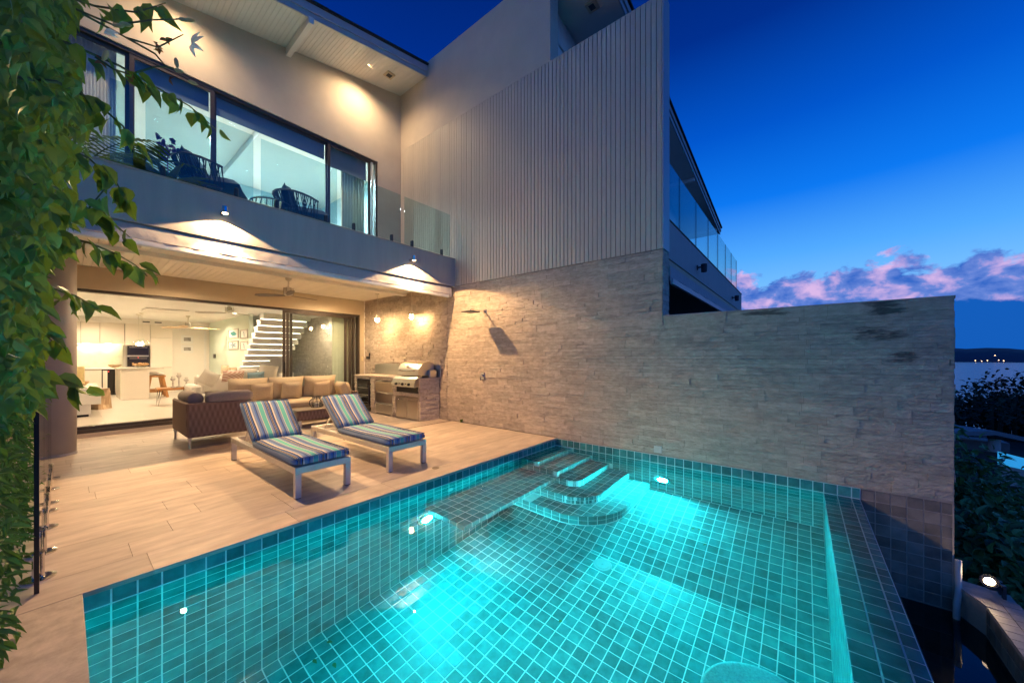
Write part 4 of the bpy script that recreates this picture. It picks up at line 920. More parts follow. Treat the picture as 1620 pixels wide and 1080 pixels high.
# ================================================================== SUN LOUNGERS
def lounger(lab, loc, rz):
    t = thing('sun_lounger', lab, 'sun lounger', loc, 'striped sun loungers on the deck', rz); W_, L_, H_ = .56, 2.19, .31
    r_ = .057
    for sx in (0, 1):
        for sy in (0, 1):
            x = sx * (W_ - r_); y = sy * (L_ - r_); lg = MB().bbox(x, x + r_, y, y + r_, .006, H_ - .0655, .003).build('leg', M['alu'], t, local=True)
            MB().box(x + .004, x + r_ - .004, y + .004, y + r_ - .004, 0, .0055).build('foot', M['black'], lg, local=True)
    f = MB()
    f.bbox(0, r_, r_ + .0005, L_ - r_ - .0005, H_ - .065, H_, .003); f.bbox(W_ - r_, W_, r_ + .0005, L_ - r_ - .0005, H_ - .065, H_, .003)
    f.bbox(0, W_, 0, r_, H_ - .065, H_, .003); f.bbox(0, W_, L_ - r_, L_, H_ - .065, H_, .003)
    f.build('frame', M['alu'], t, local=True)
    sf = MB()
    for k in range(12): y = .10 + k * .115; sf.box(r_ + .0005, W_ - r_ - .0005, y, y + .045, H_ - .03, H_ - .012)
    hy = 1.29; a = math.radians(39)
    sf.build('slats', M['alu'], t, local=True)
    # seat cushion
    def slab(l, th, n=10, mm=None, wob=.006):
        m = MB(); V = []; nx = 8; Mx = mm or Matrix()
        for sd in (0, 1):
            for i in range(nx + 1):
                for j in range(n + 1):
                    u = i / nx; v = j / n; e = min(u, 1 - u) * W_; e2 = min(v, 1 - v) * l; rr = .03
                    hgt = th * (1 if sd else 0); dz = 0
                    if e < rr: dz += (1 - math.sqrt(max(0, 1 - (1 - e / rr) ** 2))) * .013
                    if e2 < rr: dz += (1 - math.sqrt(max(0, 1 - (1 - e2 / rr) ** 2))) * .013
                    z = hgt - dz + wob * math.sin(7 * v + 3 * u) * sd if sd else dz
                    V.append(Mx @ Vector((.005 + u * (W_ - .01), v * l, z)))
        N_ = (nx + 1) * (n + 1); m.v = [tuple(q) for q in V]
        for i in range(nx):
            for j in range(n):
                q = (i * (n + 1) + j, (i + 1) * (n + 1) + j, (i + 1) * (n + 1) + j + 1, i * (n + 1) + j + 1); m.f.append(q[::-1]); m.f.append(tuple(k + N_ for k in q))
        def edge(ids): 
            for p, q in zip(ids, ids[1:]): m.f.append((p, q, q + N_, p + N_))
        edge([i * (n + 1) for i in range(nx + 1)]); edge([nx * (n + 1) + j for j in range(n + 1)]); edge([i * (n + 1) + n for i in range(nx, -1, -1)]); edge([j for j in range(n, -1, -1)])
        return m
    sc_ = slab(hy - .0, .085, mm=Matrix.Translation((0, .015, H_ + .001))).build('seat_cushion', M['stripe'], t, smooth=True, local=True)
    bm = Matrix.Translation((0, hy + .03, H_ + .03)) @ Matrix.Rotation(a, 4, 'X')
    bc_ = slab(.66, .085, 8, bm).build('back_cushion', M['stripe'], t, smooth=True, local=True)
    def piping(l, mm):
        pts = [(.012, .012), (W_ - .012, .012), (W_ - .012, l - .012), (.012, l - .012), (.012, .012)]
        return MB().tube([tuple(mm @ Vector((x, y, .078))) for x, y in pts], .0065, 6, caps=False)
    piping(hy, Matrix.Translation((0, .015, H_ + .001))).build('piping', M['navypipe'], sc_, local=True); piping(.66, bm).build('piping', M['navypipe'], bc_, local=True)
    bf = MB(); bmf = Matrix.Translation((0, hy + .045, H_ + .0)) @ Matrix.Rotation(a, 4, 'X')
    for x0, x1, y0, y1 in ((.02, .06, 0, .62), (W_ - .06, W_ - .02, 0, .62), (.0605, W_ - .0605, .58, .62), (.0605, W_ - .0605, .3, .33)):
        bf.hexa([tuple(bmf @ Vector(p)) for p in ((x0, y0, 0), (x1, y0, 0), (x1, y1, 0), (x0, y1, 0), (x0, y0, .02), (x1, y0, .02), (x1, y1, .02), (x0, y1, .02))])
    bf.build('back_frame', M['alu'], t, local=True)
    for x in (.08, W_ - .08):
        MB().tube([tuple(bmf @ Vector((x, .40, 0))), (x, hy + .62, H_ - .05)], .010, 8).build('prop', M['alu'], t, local=True)
    MB().tube([(.03, hy + .62, H_ - .05), (W_ - .03, hy + .62, H_ - .05)], .010, 8).build('prop_bar', M['alu'], t, local=True)
    return t
lounger('striped sun lounger nearest the glass fence', (1.425, 3.88, .001), .0)
lounger('striped sun lounger nearest the barbecue', (2.465, 3.90, .001), .0)

# ================================================================== OUTDOOR SOFAS
def rot(x, y, z, rx=0, ry=0, rz=0): return Matrix.Translation((x, y, z)) @ Matrix.Rotation(rz, 4, 'Z') @ Matrix.Rotation(ry, 4, 'Y') @ Matrix.Rotation(rx, 4, 'X')
ac = thing('wicker_armchair', 'brown wicker armchair seen from behind by the column', 'armchair', (1.58, 7.8, 0))
MB().bbox(1.165, 1.99, 7.235, 7.285, .17, .70, .02).build('back_panel', M['wicker'], ac)
MB().bbox(1.165, 1.215, 7.286, 8.42, .17, .70, .02).build('arm', M['wicker'], ac)
MB().bbox(1.216, 1.99, 7.286, 8.42, .17, .30, .02).build('seat_base', M['wicker'], ac)
for x, y in ((1.20, 7.27), (1.95, 7.27), (1.20, 8.38), (1.95, 8.38)): MB().tube([(x, y, .17), (x, y, .1), (x, y, 0)], [.03, .018, .015], 8).build('leg', M['alu'], ac)
MB().pillow(.80, 1.05, .2, M=rot(1.60, 7.87, .40, rx=PI / 2), p=6).build('seat_cushion', M['cushion'], ac, smooth=True)
MB().lathe((1.30, 7.42, .74), [(0, 0), (.09, .01), (.105, .05), (.105, .75), (.09, .79), (0, .80)], 20, ax='y').build('arm_bolster', M['cushiond'], ac, smooth=True)
m = MB().tube([(1.40, 7.33, .74), (1.45, 7.33, .745), (1.7, 7.33, .755), (1.95, 7.33, .75), (2.01, 7.33, .74)], [.06, .095, .10, .10, .07], 16); m.build('back_bolster', M['cushiond'], ac, smooth=True)
MB().pillow(.62, .42, .16, M=rot(1.72, 7.52, .66, rx=.35), p=4).build('back_cushion', M['cushion'], ac, smooth=True)
sf = thing('wicker_sofa', 'long khaki cushioned wicker sofa backing onto the glass doors', 'sofa', (3.3, 8.85, 0))
MB().bbox(2.05, 4.52, 8.42, 9.28, .17, .31, .02).build('seat_base', M['wicker'], sf)
MB().bbox(2.05, 4.52, 9.22, 9.28, .31, .72, .02).build('back_panel', M['wicker'], sf)
MB().bbox(4.46, 4.52, 8.46, 9.219, .311, .58, .02).build('arm', M['wicker'], sf)
for x in (2.12, 4.44):
    for y in (8.5, 9.22): MB().tube([(x, y, .17), (x, y, 0)], [.03, .016], 8).build('leg', M['alu'], sf)
MB().bbox(2.06, 4.455, 8.40, 9.20, .312, .475, .045).build('seat_cushion', M['cushion'], sf, bevel=.015)
for k, (xa, xb) in enumerate(((2.07, 2.78), (2.79, 3.50), (3.51, 4.24))):
    MB().pillow(xb - xa, .52, .24, M=rot((xa + xb) / 2, 9.08, .71, rx=.16), p=5).build('back_cushion', M['cushion'], sf, smooth=True)
MB().pillow(.52, .36, .24, M=rot(4.30, 8.80, .64, rz=PI / 2, ry=0, rx=-.3), p=4).build('arm_cushion', M['cushion'], sf, smooth=True)
for k, (px, py, s_, lab) in enumerate(((415, 618, .40, 'square khaki cushion leaning at the left of the sofa'), (461, 615, .40, 'square khaki cushion leaning in the middle of the sofa'), (509, 612, .38, 'square khaki cushion leaning at the right of the sofa'))):
    p = atY(px, py, 8.86); o = MB().pillow(s_, s_, .15, M=rot(0, 0, 0, rx=.22, ry=(-.05, .02, -.09)[k]), p=3, n=10).build('cushion', M['cushion'], None, smooth=True); o.location = (p.x, 8.86, .475 + s_ / 2 - .01); tag(o, lab, 'cushion', 'scatter cushions on the sofa')
ct = thing('coffee_table', 'low wicker coffee table in front of the khaki sofa', 'coffee table', (3.35, 7.95, 0))
MB().bbox(2.85, 3.85, 7.66, 8.16, .15, .33, .015).build('base', M['wicker'], ct); MB().bbox(2.84, 3.86, 7.65, 8.17, .331, .352, .006).build('top', mat('table_top', (.22, .16, .11), rough=.4), ct)
for x in (2.92, 3.78):
    for y in (7.73, 8.09): MB().box(x - .025, x + .025, y - .025, y + .025, 0, .149).build('leg', M['alu'], ct)
lt = thing('candle_lantern', 'round wire candle lantern on the coffee table', 'lantern', (3.33, 7.95, .353)); c0 = (3.33, 7.95)
m = MB(); pr = [(.10, .01), (.145, .07), (.13, .14), (.08, .19), (.085, .22)]
for k in range(10):
    a = 2 * PI * k / 10; m.tube([(c0[0] + r * math.cos(a), c0[1] + r * math.sin(a), .353 + h) for r, h in pr], .005, 5)
for r, h in (pr[0], pr[1], pr[3], pr[4]): m.tube([(c0[0] + r * math.cos(2 * PI * k / 20), c0[1] + r * math.sin(2 * PI * k / 20), .353 + h) for k in range(21)], .005, 5, caps=False)
m.build('wire_cage', M['darkmetal'], lt); MB().lathe((c0[0], c0[1], .354), [(.1, 0), (.13, .06), (.12, .1)], 20).build('glass_bowl', M['glass'], lt, smooth=True); MB().lathe((c0[0], c0[1], .356), [(.04, 0), (.04, .09), (0, .09)], 14).build('candle', M['linen'], lt)

# ================================================================== GLASS FENCE
gf = thing('glass_fence', 'frameless glass fence on steel spigots beside the hedge', 'fence', (-.1, 5.5, 0))
for ya, yb in ((3.55, 4.52), (4.56, 5.85), (5.90, 7.10)): MB().box(-.108, -.096, ya, yb, .05, 1.22).build('glass_panel', M['bglass'], gf)
MB().box(-.112, -.092, 3.535, 3.549, .0, 1.22).build('end_edge', M['black'], gf)
for y in (3.77, 4.24, 4.84, 5.34, 5.62, 6.2, 6.75):
    s_ = MB().bbox(-.127, -.109, y - .03, y + .03, .012, .17, .006).bbox(-.095, -.077, y - .03, y + .03, .012, .17, .006).build('spigot', M['chrome'], gf)
    MB().lathe((-.102, y, 0), [(.075, 0), (.075, .008), (.055, .012), (0, .012)], 20).build('base_plate', M['chrome'], s_)

# ================================================================== OVERFLOW TROUGH
tr = thing('overflow_trough', 'dark tiled overflow trough beyond the pool weir', 'trough', (3, -.9, -1.1))
MB().box(-2, 5.1, -1.26, PYW - .301, -2.2, -1.7).build('floor', M['drygrout'], tr)
MB().prism([(-2, -1.50), (5.52, -1.50), (5.60, -1.16), (5.42, -1.145), (5.12, -1.262), (-2, -1.262)], -2.2, -.812).build('outer_wall', M['drygrout'], tr)
pieces = []
tilefield((1.0, -1.262, -.82), (1, 0, 0), (0, 0, -1), (0, 1, 0), 4.1, .45, out=pieces)
for v, f, _ in pieces: MB().add(v, f).build('tile', M['drytile'], tr)
x = 1.2
while x < 5.3:
    MB().bbox(x + .002, min(x + .115, 5.5) - .002, -1.502, -1.384, -.811, -.80, .002).build('coping_tile', M['coping'], tr); MB().bbox(x + .002, min(x + .115, 5.1) - .002, -1.380, -1.264, -.811, -.80, .002).build('coping_tile', M['coping'], tr) if x < 5.05 else None; x += .115
MB().prism([(5.1, -1.38), (5.53, -1.38), (5.58, -1.17), (5.43, -1.15), (5.13, -1.266)], -.811, -.801).build('coping_slab', M['coping'], tr)
tw = water('trough_water_mat', .02, (.10, .14, .16))
MB().add([(-2, -1.262, -1.06), (5.40, -1.262, -1.06), (5.40, PYW - .295, -1.06), (-2, PYW - .295, -1.06)], [(0, 1, 2, 3)]).build('water', tw)
tag(bpy.data.objects['water.001'], kind='structure')
pp = thing('drain_pipe', 'white bent pipe dropping into the trough by the wall end', 'pipe', (5.3, -1.13, -1))
MB().tube([(5.40, -1.165, -.55), (5.39, -1.165, -.80), (5.33, -1.15, -.86), (5.28, -1.13, -.93), (5.27, -1.125, -1.2)], .024, 12).build('pipe', M['pipe'], pp, smooth=True)
fl = thing('garden_floodlight', 'lit round floodlight on the trough coping', 'floodlight', (5.40, -1.37, -.80))
fa = Vector((-.55, .25, .60)).normalized(); fp = Vector((5.42, -1.36, -.70))
MB().tube([fp - fa * .06, fp - fa * .04, fp + fa * .02], [.03, .05, .058], 18).build('body', M['darkmetal'], fl); MB().tube([fp + fa * .0205, fp + fa * .024], .034, 18).build('lens', emat('flood_lens', (1, .72, .38), 60), fl); MB().tube([fp + fa * .0201, fp + fa * .032], [.058, .060], 24, caps=False).build('rim', M['chrome'], fl)
MB().box(5.36, 5.40, -1.44, -1.42, -.80, -.68).box(5.44, 5.48, -1.44, -1.42, -.80, -.68).box(5.36, 5.48, -1.4199, -1.41, -.70, -.68).build('bracket', M['darkmetal'], fl)
lamp('SPOT', 'flood_beam', fp + fa * .04, 16, WARM2, .04, fa, math.radians(150), .5, parent=fl)

# ================================================================== NEIGHBOUR HOUSE
nb = thing('neighbour_house', 'neighbouring villa with balcony behind the party wall', 'house', (9, 3, 0)); NY = 1.6; X0 = 5.725
def nsof(x): return 8.05 - (x - XW) * .15
MB().box(X0, 14.25, NY, NY + .16, 2.92, 3.50).build('parapet', M['parapet'], nb); MB().box(X0, 14.26, NY - .012, NY + .17, 3.501, 3.52).build('parapet_cap', mat('brown_cap', (.10, .07, .06), rough=.7), nb)
MB().box(X0, 14.2, NY + .161, 5.5, 2.98, 3.05).build('balcony_floor', M['stonedark'], nb)
MB().box(X0, 14.2, NY + .02, NY + .14, 2.80, 2.918).build('awning_recess', M['header'], nb)
MB().box(X0, 13.6, NY - .05, NY + .0, 2.62, 2.78).build('awning_cassette', M['awnfab'], nb)
MB().box(X0, 13.6, NY - .09, NY - .051, 2.50, 2.58).build('awning_bar', M['fascia'], nb)
m = MB(); V = []
for i in range(41):
    for z in (2.62, 2.57, 2.50): V.append((X0 + (13.5 - X0) * i / 40, NY - .045 + .01 * math.sin(i * 1.3 + z * 30), z))
m.add(V, [(i * 3 + j, (i + 1) * 3 + j, (i + 1) * 3 + j + 1, i * 3 + j + 1) for i in range(40) for j in range(2)]); m.build('awning_fabric', M['awnfab'], nb, smooth=True)
MB().box(X0, 14.2, 5.3, 5.5, 0, 2.98).build('ground_wall', M['darkmetal'], nb)
MB().lathe((13.75, NY + .35, -1), [(.16, 0), (.16, 3.95)], 20).build('column', M['column'], nb, smooth=True)
MB().box(XW + .275, 14.2, 3.65, 3.85, 3.05, 7.4).build('upper_wall', M['white'], nb)
MB().hexa([(XW + .28, 3.65, 7.4), (14.2, 3.65, 6.5), (14.2, 3.85, 6.5), (XW + .28, 3.85, 7.4), (XW + .28, 3.65, nsof(XW + .28)), (14.2, 3.65, nsof(14.2)), (14.2, 3.85, nsof(14.2)), (XW + .28, 3.85, nsof(XW + .28))]).build('gable', M['white'], nb)
xa, xb = XW + .28, 16.6; rr = MB().hexa([(xa, 2.62, nsof(xa)), (xb, 2.62, nsof(xb)), (xb, 9, nsof(xb)), (xa, 9, nsof(xa)), (xa, 2.62, nsof(xa) + .2), (xb, 2.62, nsof(xb) + .2), (xb, 9, nsof(xb) + .2), (xa, 9, nsof(xa) + .2)]).build('roof', M['soffit'], nb)
def nslat(y0, y1, d0, d1): return MB().hexa([(xa, y0, nsof(xa) + d0), (xb + .02, y0, nsof(xb) + d0), (xb + .02, y1, nsof(xb) + d0), (xa, y1, nsof(xa) + d0), (xa, y0, nsof(xa) + d1), (xb + .02, y0, nsof(xb) + d1), (xb + .02, y1, nsof(xb) + d1), (xa, y1, nsof(xa) + d1)])
nslat(2.59, 2.618, -.03, .11).build('fascia', M['fascia'], rr); nslat(2.56, 2.589, .08, .21).build('fascia', M['fascia'], rr); nslat(2.52, 9, .212, .26).build('shingles', M['shingle'], rr)
for x in (9.3 + 3.0, 16.0): MB().hexa([(x, 2.63, nsof(x) - .12), (x + .1, 2.63, nsof(x) - .12), (x + .1, 3.64, nsof(x) - .16), (x, 3.64, nsof(x) - .16), (x, 2.63, nsof(x) - .01), (x + .1, 2.63, nsof(x) - .018), (x + .1, 3.64, nsof(x) - .018), (x, 3.64, nsof(x) - .01)]).build('rafter', M['white'], rr)
MB().bbox(6.05, 6.27, 2.95, 3.15, nsof(6.2) - .03, nsof(6.2) + .01, .004).build('soffit_vent', M['header'], rr); MB().box(6.10, 6.22, 3.0, 3.1, nsof(6.2) - .034, nsof(6.2) - .031).build('grille', M['black'], rr)
ng = thing('neighbour_balustrade', 'clear glass balustrade on the neighbouring balcony', 'balustrade', (9, NY + .05, 3.52))
ed = [X0, 6.578, 7.786, 8.96, 10.124, 11.265, 12.283, 13.34]
for a, b in zip(ed, ed[1:]): MB().box(a + .012, b - .012, NY + .03, NY + .042, 3.53, 4.45).build('glass_panel', M['bglass'], ng); MB().box(b - .010, b + .010, NY + .028, NY + .044, 3.53, 4.45).build('joint', M['darkmetal'], ng)
for px, py, lab in ((1103, 425, 'unlit sconce on the neighbouring balcony nearer the wall'), (1158, 472, 'unlit sconce at far end of the neighbouring balcony')):
    p = atY(px, py, NY); t = thing('wall_sconce', lab, 'wall lamp', (p.x, NY, p.z), 'unlit sconces next door'); MB().lathe((p.x, NY - .001, p.z + .02), [(.05, -.012), (.05, 0)], 14, ax='y').tube([(p.x, NY, p.z + .02), (p.x, NY - .1, p.z + .02)], .016, 8).build('bracket', M['rope'], t); MB().lathe((p.x, NY - .12, p.z), [(.05, -.08), (.055, .07), (0, .07)], 14).build('lamp_body', M['rope'], t)
# ================================================================== GROUND FLOOR INTERIOR
IF, IC = .136, 2.73
it = thing('living_room', 'bright living room and kitchen shell behind the open doors', 'room', (2.5, 14, IF))
MB().box(-.7, XW - .03, GY + .262, 18.6, IF - .1, IF).build('floor', M['stonedark'], it)
mf = MB(); y = GY + .262; r_ = 0
while y < 18.0:
    x = -.7 - (.6 if r_ % 2 else 0)
    while x < XW - .04:
        a, b = max(x, -.7), min(x + 1.2, XW - .04)
        if b - a > .05 and b > 0 and a < 3.6: MB().box(a + .001, b - .001, y + .001, min(y + .6, 18.0) - .001, IF + .0005, IF + .006).build('floor_tile', M['intfloor'], it)
        x += 1.2
    y += .6; r_ += 1
MB().box(-.7, XW - .03, 11.42, 18.6, IC, IC + .06).build('ceiling', M['white'], it)
MB().box(-.7, .95, GY + .21, 11.419, IC, IC + .06).build('ceiling', M['white'], it)
MB().box(.951, XW - .03, GY + .21, 11.419, IC + .13, IC + .17).build('cove_recess', mat('cove_paint', (.66, .74, .55), rough=.6), it)
MB().box(.96, XW - .05, 11.40, 11.418, IC + .03, IC + .06).build('cove_led', M['led'], it)
MB().box(-.75, -.7, GY + .21, 18.6, IF, IC).build('wall', M['intwall'], it)
MB().box(-.7, 2.49, 18.55, 18.62, IF, IC).build('wall', M['intwall'], it)
MB().box(2.49, 3.56, 18.05, 18.15, IF, IC).build('wall', M['intwall'], it)
MB().box(3.56, 3.66, 13.2, 18.05, IF, IC).build('mint_wall', M['greenwall'], it)
MB().box(3.66, XW - .03, 15.2, 15.3, IF, IC + .5).build('wall', M['greenwall'], it)
MB().box(XW - .029, XW + .12, 9.762, 18.6, -.2, 3.0).build('wall', M['intwall'], it)
MB().box(3.40, 3.47, 18.02, 18.048, IF, 2.4).build('door_frame', M['white'], it)
mm = MB(); z = IF
while z < IC:
    h = random.choice((.04, .05, .06)); y = GY + .6
    while y < 15.1:
        l = U(.15, .4); d = XW - .035 - U(0, .025); mm.hexa([(d, y, z), (XW - .03, y, z), (XW - .03, min(y + l, 15.15), z), (d + U(-.005, .005), min(y + l, 15.15), z), (d, y, z + h), (XW - .03, y, z + h), (XW - .03, min(y + l, 15.15), z + h), (d, min(y + l, 15.15), z + h)]); y += l
    z += h
tag(mm.build('wall_stones', mat('white_stone', (.6, .56, .5), rough=.8, rand=.1, bump=.3), it), kind='stuff')
# curtain behind the right hand glass
mm = MB(); V = []; n = 90
for i in range(n + 1):
    x = 4.62 + .62 * i / n
    for z in (.16, 2.56): V.append((x, GY + .30 + .022 * math.sin(i * 1.1), z))
cu = tag(mm.add(V, [(i * 2, i * 2 + 2, i * 2 + 3, i * 2 + 1) for i in range(n)]).build('curtain', M['curtain'], None, smooth=True), 'pale sheer curtain inside the right hand door', 'curtain')
# kitchen
kt = thing('kitchen_units', 'glossy cream kitchen units along the back wall', 'kitchen units', (1.3, 18.2, IF))
KY = 17.9
for xa, xb in ((-.3, .335), (.335, .741), (.741, 1.295)): MB().bbox(xa + .003, xb - .003, KY + .12, 18.53, 1.86, 2.55, .004).build('wall_cupboard', M['gloss'], kt)
MB().box(-.3, 2.485, KY + .03, 18.53, 2.555, IC - .001).build('bulkhead', M['intwall'], kt)
MB().box(1.72, 1.90, KY + .026, KY + .029, 2.62, 2.66).build('vent_slot', M['darkmetal'], kt); MB().box(2.02, 2.2, KY + .026, KY + .029, 2.62, 2.66).build('vent_slot', M['darkmetal'], kt)
for xa, xb in ((-.3, .4), (.4, .775), (1.075, 1.295)): MB().bbox(xa + .003, xb - .003, KY, 18.53, .22, 1.0, .004).build('base_cupboard', M['gloss'], kt)
MB().bbox(-.3, 1.297, KY - .03, 18.53, 1.01, 1.05, .004).build('worktop', M['white'], kt)
MB().box(-.3, 1.295, 18.53, 18.545, 1.051, 1.86).build('splashback', mat('glass_splash', (.72, .70, .55), rough=.2), kt)
MB().box(1.30, 2.485, KY + .02, 18.53, .14, 1.03).build('tall_unit', M['gloss'], kt)
for xa, xb, za, zb in ((1.305, 1.90, 1.82, 2.55), (1.91, 2.48, 2.10, 2.55), (1.91, 2.48, 1.04, 2.095), (1.305, 1.90, .2, 1.03)): MB().bbox(xa, xb, KY, 18.5, za, zb, .004).build('tall_door', M['gloss'], kt)
MB().bbox(1.93, 1.945, KY - .03, KY - .001, 1.35, 1.8, .004).build('handle', M['steel'], kt)
ov = thing('oven_stack', 'black built in oven below a matching microwave', 'oven', (1.6, KY, 1.04))
for za, zb in ((1.44, 1.80), (1.05, 1.42)):
    MB().bbox(1.35, 1.875, KY - .01, 18.4, za, zb, .005).build('oven_door', M['oven'], ov); MB().tube([(1.40, KY - .03, zb - .06), (1.83, KY - .03, zb - .06)], .008, 6).build('handle', M['steel'], ov)
    MB().box(1.35, 1.875, KY - .013, KY - .0105, za, za + .03).build('trim', M['steel'], ov)
MB().box(1.60, 1.62, KY - .014, KY - .0105, 1.385, 1.40).build('clock_led', M['redled'], ov)
wc = thing('wine_cooler', 'under counter wine cooler with dark glass door', 'wine cooler', (.92, KY, .2)); MB().bbox(.78, 1.07, KY + .001, 18.4, .16, 1.0, .004).build('body', M['black'], wc); MB().bbox(.80, .90, KY - .02, KY, .22, .97, .004).build('door', M['gloss'], wc); MB().bbox(.905, 1.065, KY - .02, KY, .22, .97, .004).build('glass_door', M['oven'], wc); MB().box(.92, .935, KY - .023, KY - .0205, .92, .94).build('led', M['redled'], wc)
ki = thing('kitchen_island', 'white kitchen island with pale overhanging top', 'island', (1.4, 16, IF)); MB().bbox(1.04, 1.64, 15.56, 17.0, IF + .006, 1.04, .004).build('cabinet', M['gloss'], ki); MB().bbox(1.0, 1.96, 15.50, 17.05, 1.041, 1.075, .004).build('top', mat('stone_top', (.5, .45, .38), rough=.3), ki)
def bowl(name, lab, c, r, h, mt_, cat='bowl'):
    t = thing(name, lab, cat, c); MB().lathe(c, [(r * .4, 0), (r * .8, h * .5), (r, h), (r * .94, h), (r * .7, h * .45), (0, h * .2)], 18).build('bowl', mt_, t, smooth=True); return t
bowl('wooden_bowl', 'shallow wooden bowl on the kitchen worktop', (1.08, 18.1, 1.051), .17, .10, M['palewood'])
t = bowl('coral_bowl', 'glass bowl of coral on the kitchen island', (1.48, 15.75, 1.076), .16, .07, M['glass']); m = MB()
for k in range(60): a = U(0, 2 * PI); r = U(0, .19); m.lathe((1.48 + r * math.cos(a), 15.75 + r * math.sin(a), 1.15 + U(0, .07)), [(0, -.03), (.03, 0), (0, .03)], 6)
m.build('coral', mat('coral', (.45, .27, .13), rough=.9, bump=.5, bscale=60), t)
for x, y, lab in ((1.44, 15.95, 'clear glass pendant over the island, left one'), (1.47, 15.45, 'clear glass pendant over the island, right one')):
    t = thing('kitchen_pendant', lab, 'pendant lamp', (x, y, IC), 'pendants over the kitchen island'); MB().lathe((x, y, IC), [(.06, 0), (.06, -.02), (.01, -.05)], 14).tube([(x, y, IC - .02), (x, y, 1.95)], .006, 5).build('cord', M['steel'], t)
    MB().lathe((x, y, 1.72), [(.12, 0), (.15, .13), (.03, .23)], 18).build('glass_shade', M['glass'], t, smooth=True); MB().lathe((x, y, 1.78), [(0, -.03), (.035, 0), (.02, .06), (0, .08)], 12).build('bulb', M['kbulb'], t, smooth=True)
for x, y, lab in ((1.82, 15.85, 'orange wooden bar stool at the island end'), (1.86, 16.6, 'orange wooden bar stool further behind at the island')):
    t = thing('bar_stool', lab, 'stool', (x, y, IF), 'wooden stools at the island'); MB().bbox(x - .2, x + .2, y - .2, y + .2, .78, .83, .01).build('seat', M['wood'], t)
    for sx in (-1, 1):
        for sy in (-1, 1): MB().hexa([(x + sx * .24 - .03, y + sy * .2 - .03, IF), (x + sx * .24 + .03, y + sy * .2 - .03, IF), (x + sx * .24 + .03, y + sy * .2 + .03, IF), (x + sx * .24 - .03, y + sy * .2 + .03, IF), (x + sx * .14 - .03, y + sy * .14 - .03, .779), (x + sx * .14 + .03, y + sy * .14 - .03, .779), (x + sx * .14 + .03, y + sy * .14 + .03, .779), (x + sx * .14 - .03, y + sy * .14 + .03, .779)]).build('leg', M['wood'], t)
    MB().bbox(x - .19, x + .19, y - .02, y + .02, .3, .37, .005).build('stretcher', M['wood'], t); MB().pillow(.42, .42, .1, M=rot(x, y, .87, rx=PI / 2)).build('seat_pad', M['linen'], t, smooth=True)
# left cabinet, stump, ornaments
t = thing('media_cabinet', 'low white cabinet just inside the doors at left', 'cabinet', (.2, 12.7, IF)); MB().bbox(-.5, .5, 11.72, 13.9, .40, .72, .005).build('upper_box', M['white'], t); MB().bbox(-.5, .36, 11.80, 13.8, .19, .399, .005).build('lower_box', M['white'], t); MB().box(-.45, .33, 11.84, 13.7, IF + .006, .189).build('plinth', M['black'], t); MB().bbox(-.51, .51, 11.70, 13.92, .721, .745, .004).build('top', M['gloss'], t)
bowl('ornament_bowl', 'small brown bowl on the white cabinet', (.3, 13.4, .746), .09, .08, M['palewood'])
t = thing('coral_sculpture', 'tall driftwood sculpture on the white cabinet by the column', 'sculpture', (.12, 13.0, .746)); MB().lathe((.12, 13.0, .746), [(.09, 0), (.09, .02), (.012, .03), (.02, .3), (.06, .38), (.02, .46), (.05, .6), (.012, .7), (.012, .9), (.12, .93), (.05, .97), (0, .98)], 12).build('body', M['ceramic'], t, smooth=True); MB().pillow(.22, .42, .06, M=rot(.2, 13.2, .98)).build('coral_fan', M['bud'], t, smooth=True)
t = thing('tree_stump_stool', 'knobbly tree stump stool beside the white cabinet', 'stool', (.56, 13.35, IF)); m = MB(); V = []
for k, (z, s_) in enumerate(((IF, 1.15), (.25, .95), (.4, .85), (.55, .9), (.64, .95))):
    for i in range(14): a = 2 * PI * i / 14; r = .16 * s_ * (1 + .25 * math.sin(3 * a + k) + U(-.06, .06)); V.append((.56 + r * math.cos(a), 13.35 + r * math.sin(a), z))
m.add(V, [(k * 14 + i, k * 14 + (i + 1) % 14, (k + 1) * 14 + (i + 1) % 14, (k + 1) * 14 + i) for k in range(4) for i in range(14)] + [tuple(56 + i for i in range(14))]); m.build('stump', M['palewood'], t)
# coffee table + candle holders
t = thing('slab_table', 'live edge wooden table on black hairpin legs', 'table', (1.75, 13.0, IF)); MB().prism([(1.48, 12.75), (1.8, 12.70), (2.12, 12.78), (2.15, 13.2), (1.8, 13.3), (1.5, 13.22)], .55, .60).build('top', M['wood'], t)
for x, y in ((1.56, 12.82), (2.06, 12.84), (1.56, 13.16), (2.06, 13.16)): MB().tube([(x - .02, y, .55), (x - .05 if x < 1.8 else x + .05, y, IF + .006), (x + .03, y, .55)], .007, 5).build('leg', M['black'], t)
for k, (x, y, h) in enumerate(((1.80, 12.92, .24), (1.93, 13.0, .32), (2.07, 12.95, .20))):
    t = thing('candle_holder', ('left grey turned candle holder on the slab table', 'tallest grey candle holder on the slab table', 'right shorter candle holder on the slab table')[k], 'candle holder', (x, y, .601), 'candle holders on the slab table'); MB().lathe((x, y, .601), [(.05, 0), (.055, .02), (.015, .04), (.02, h * .5), (.013, h * .7), (.05, h - .03), (.055, h), (.0, h)], 14).build('holder', M['ceramic'], t, smooth=True); MB().lathe((x, y, .602 + h), [(.035, 0), (.035, .06), (0, .06)], 12).build('candle', M['linen'], t)
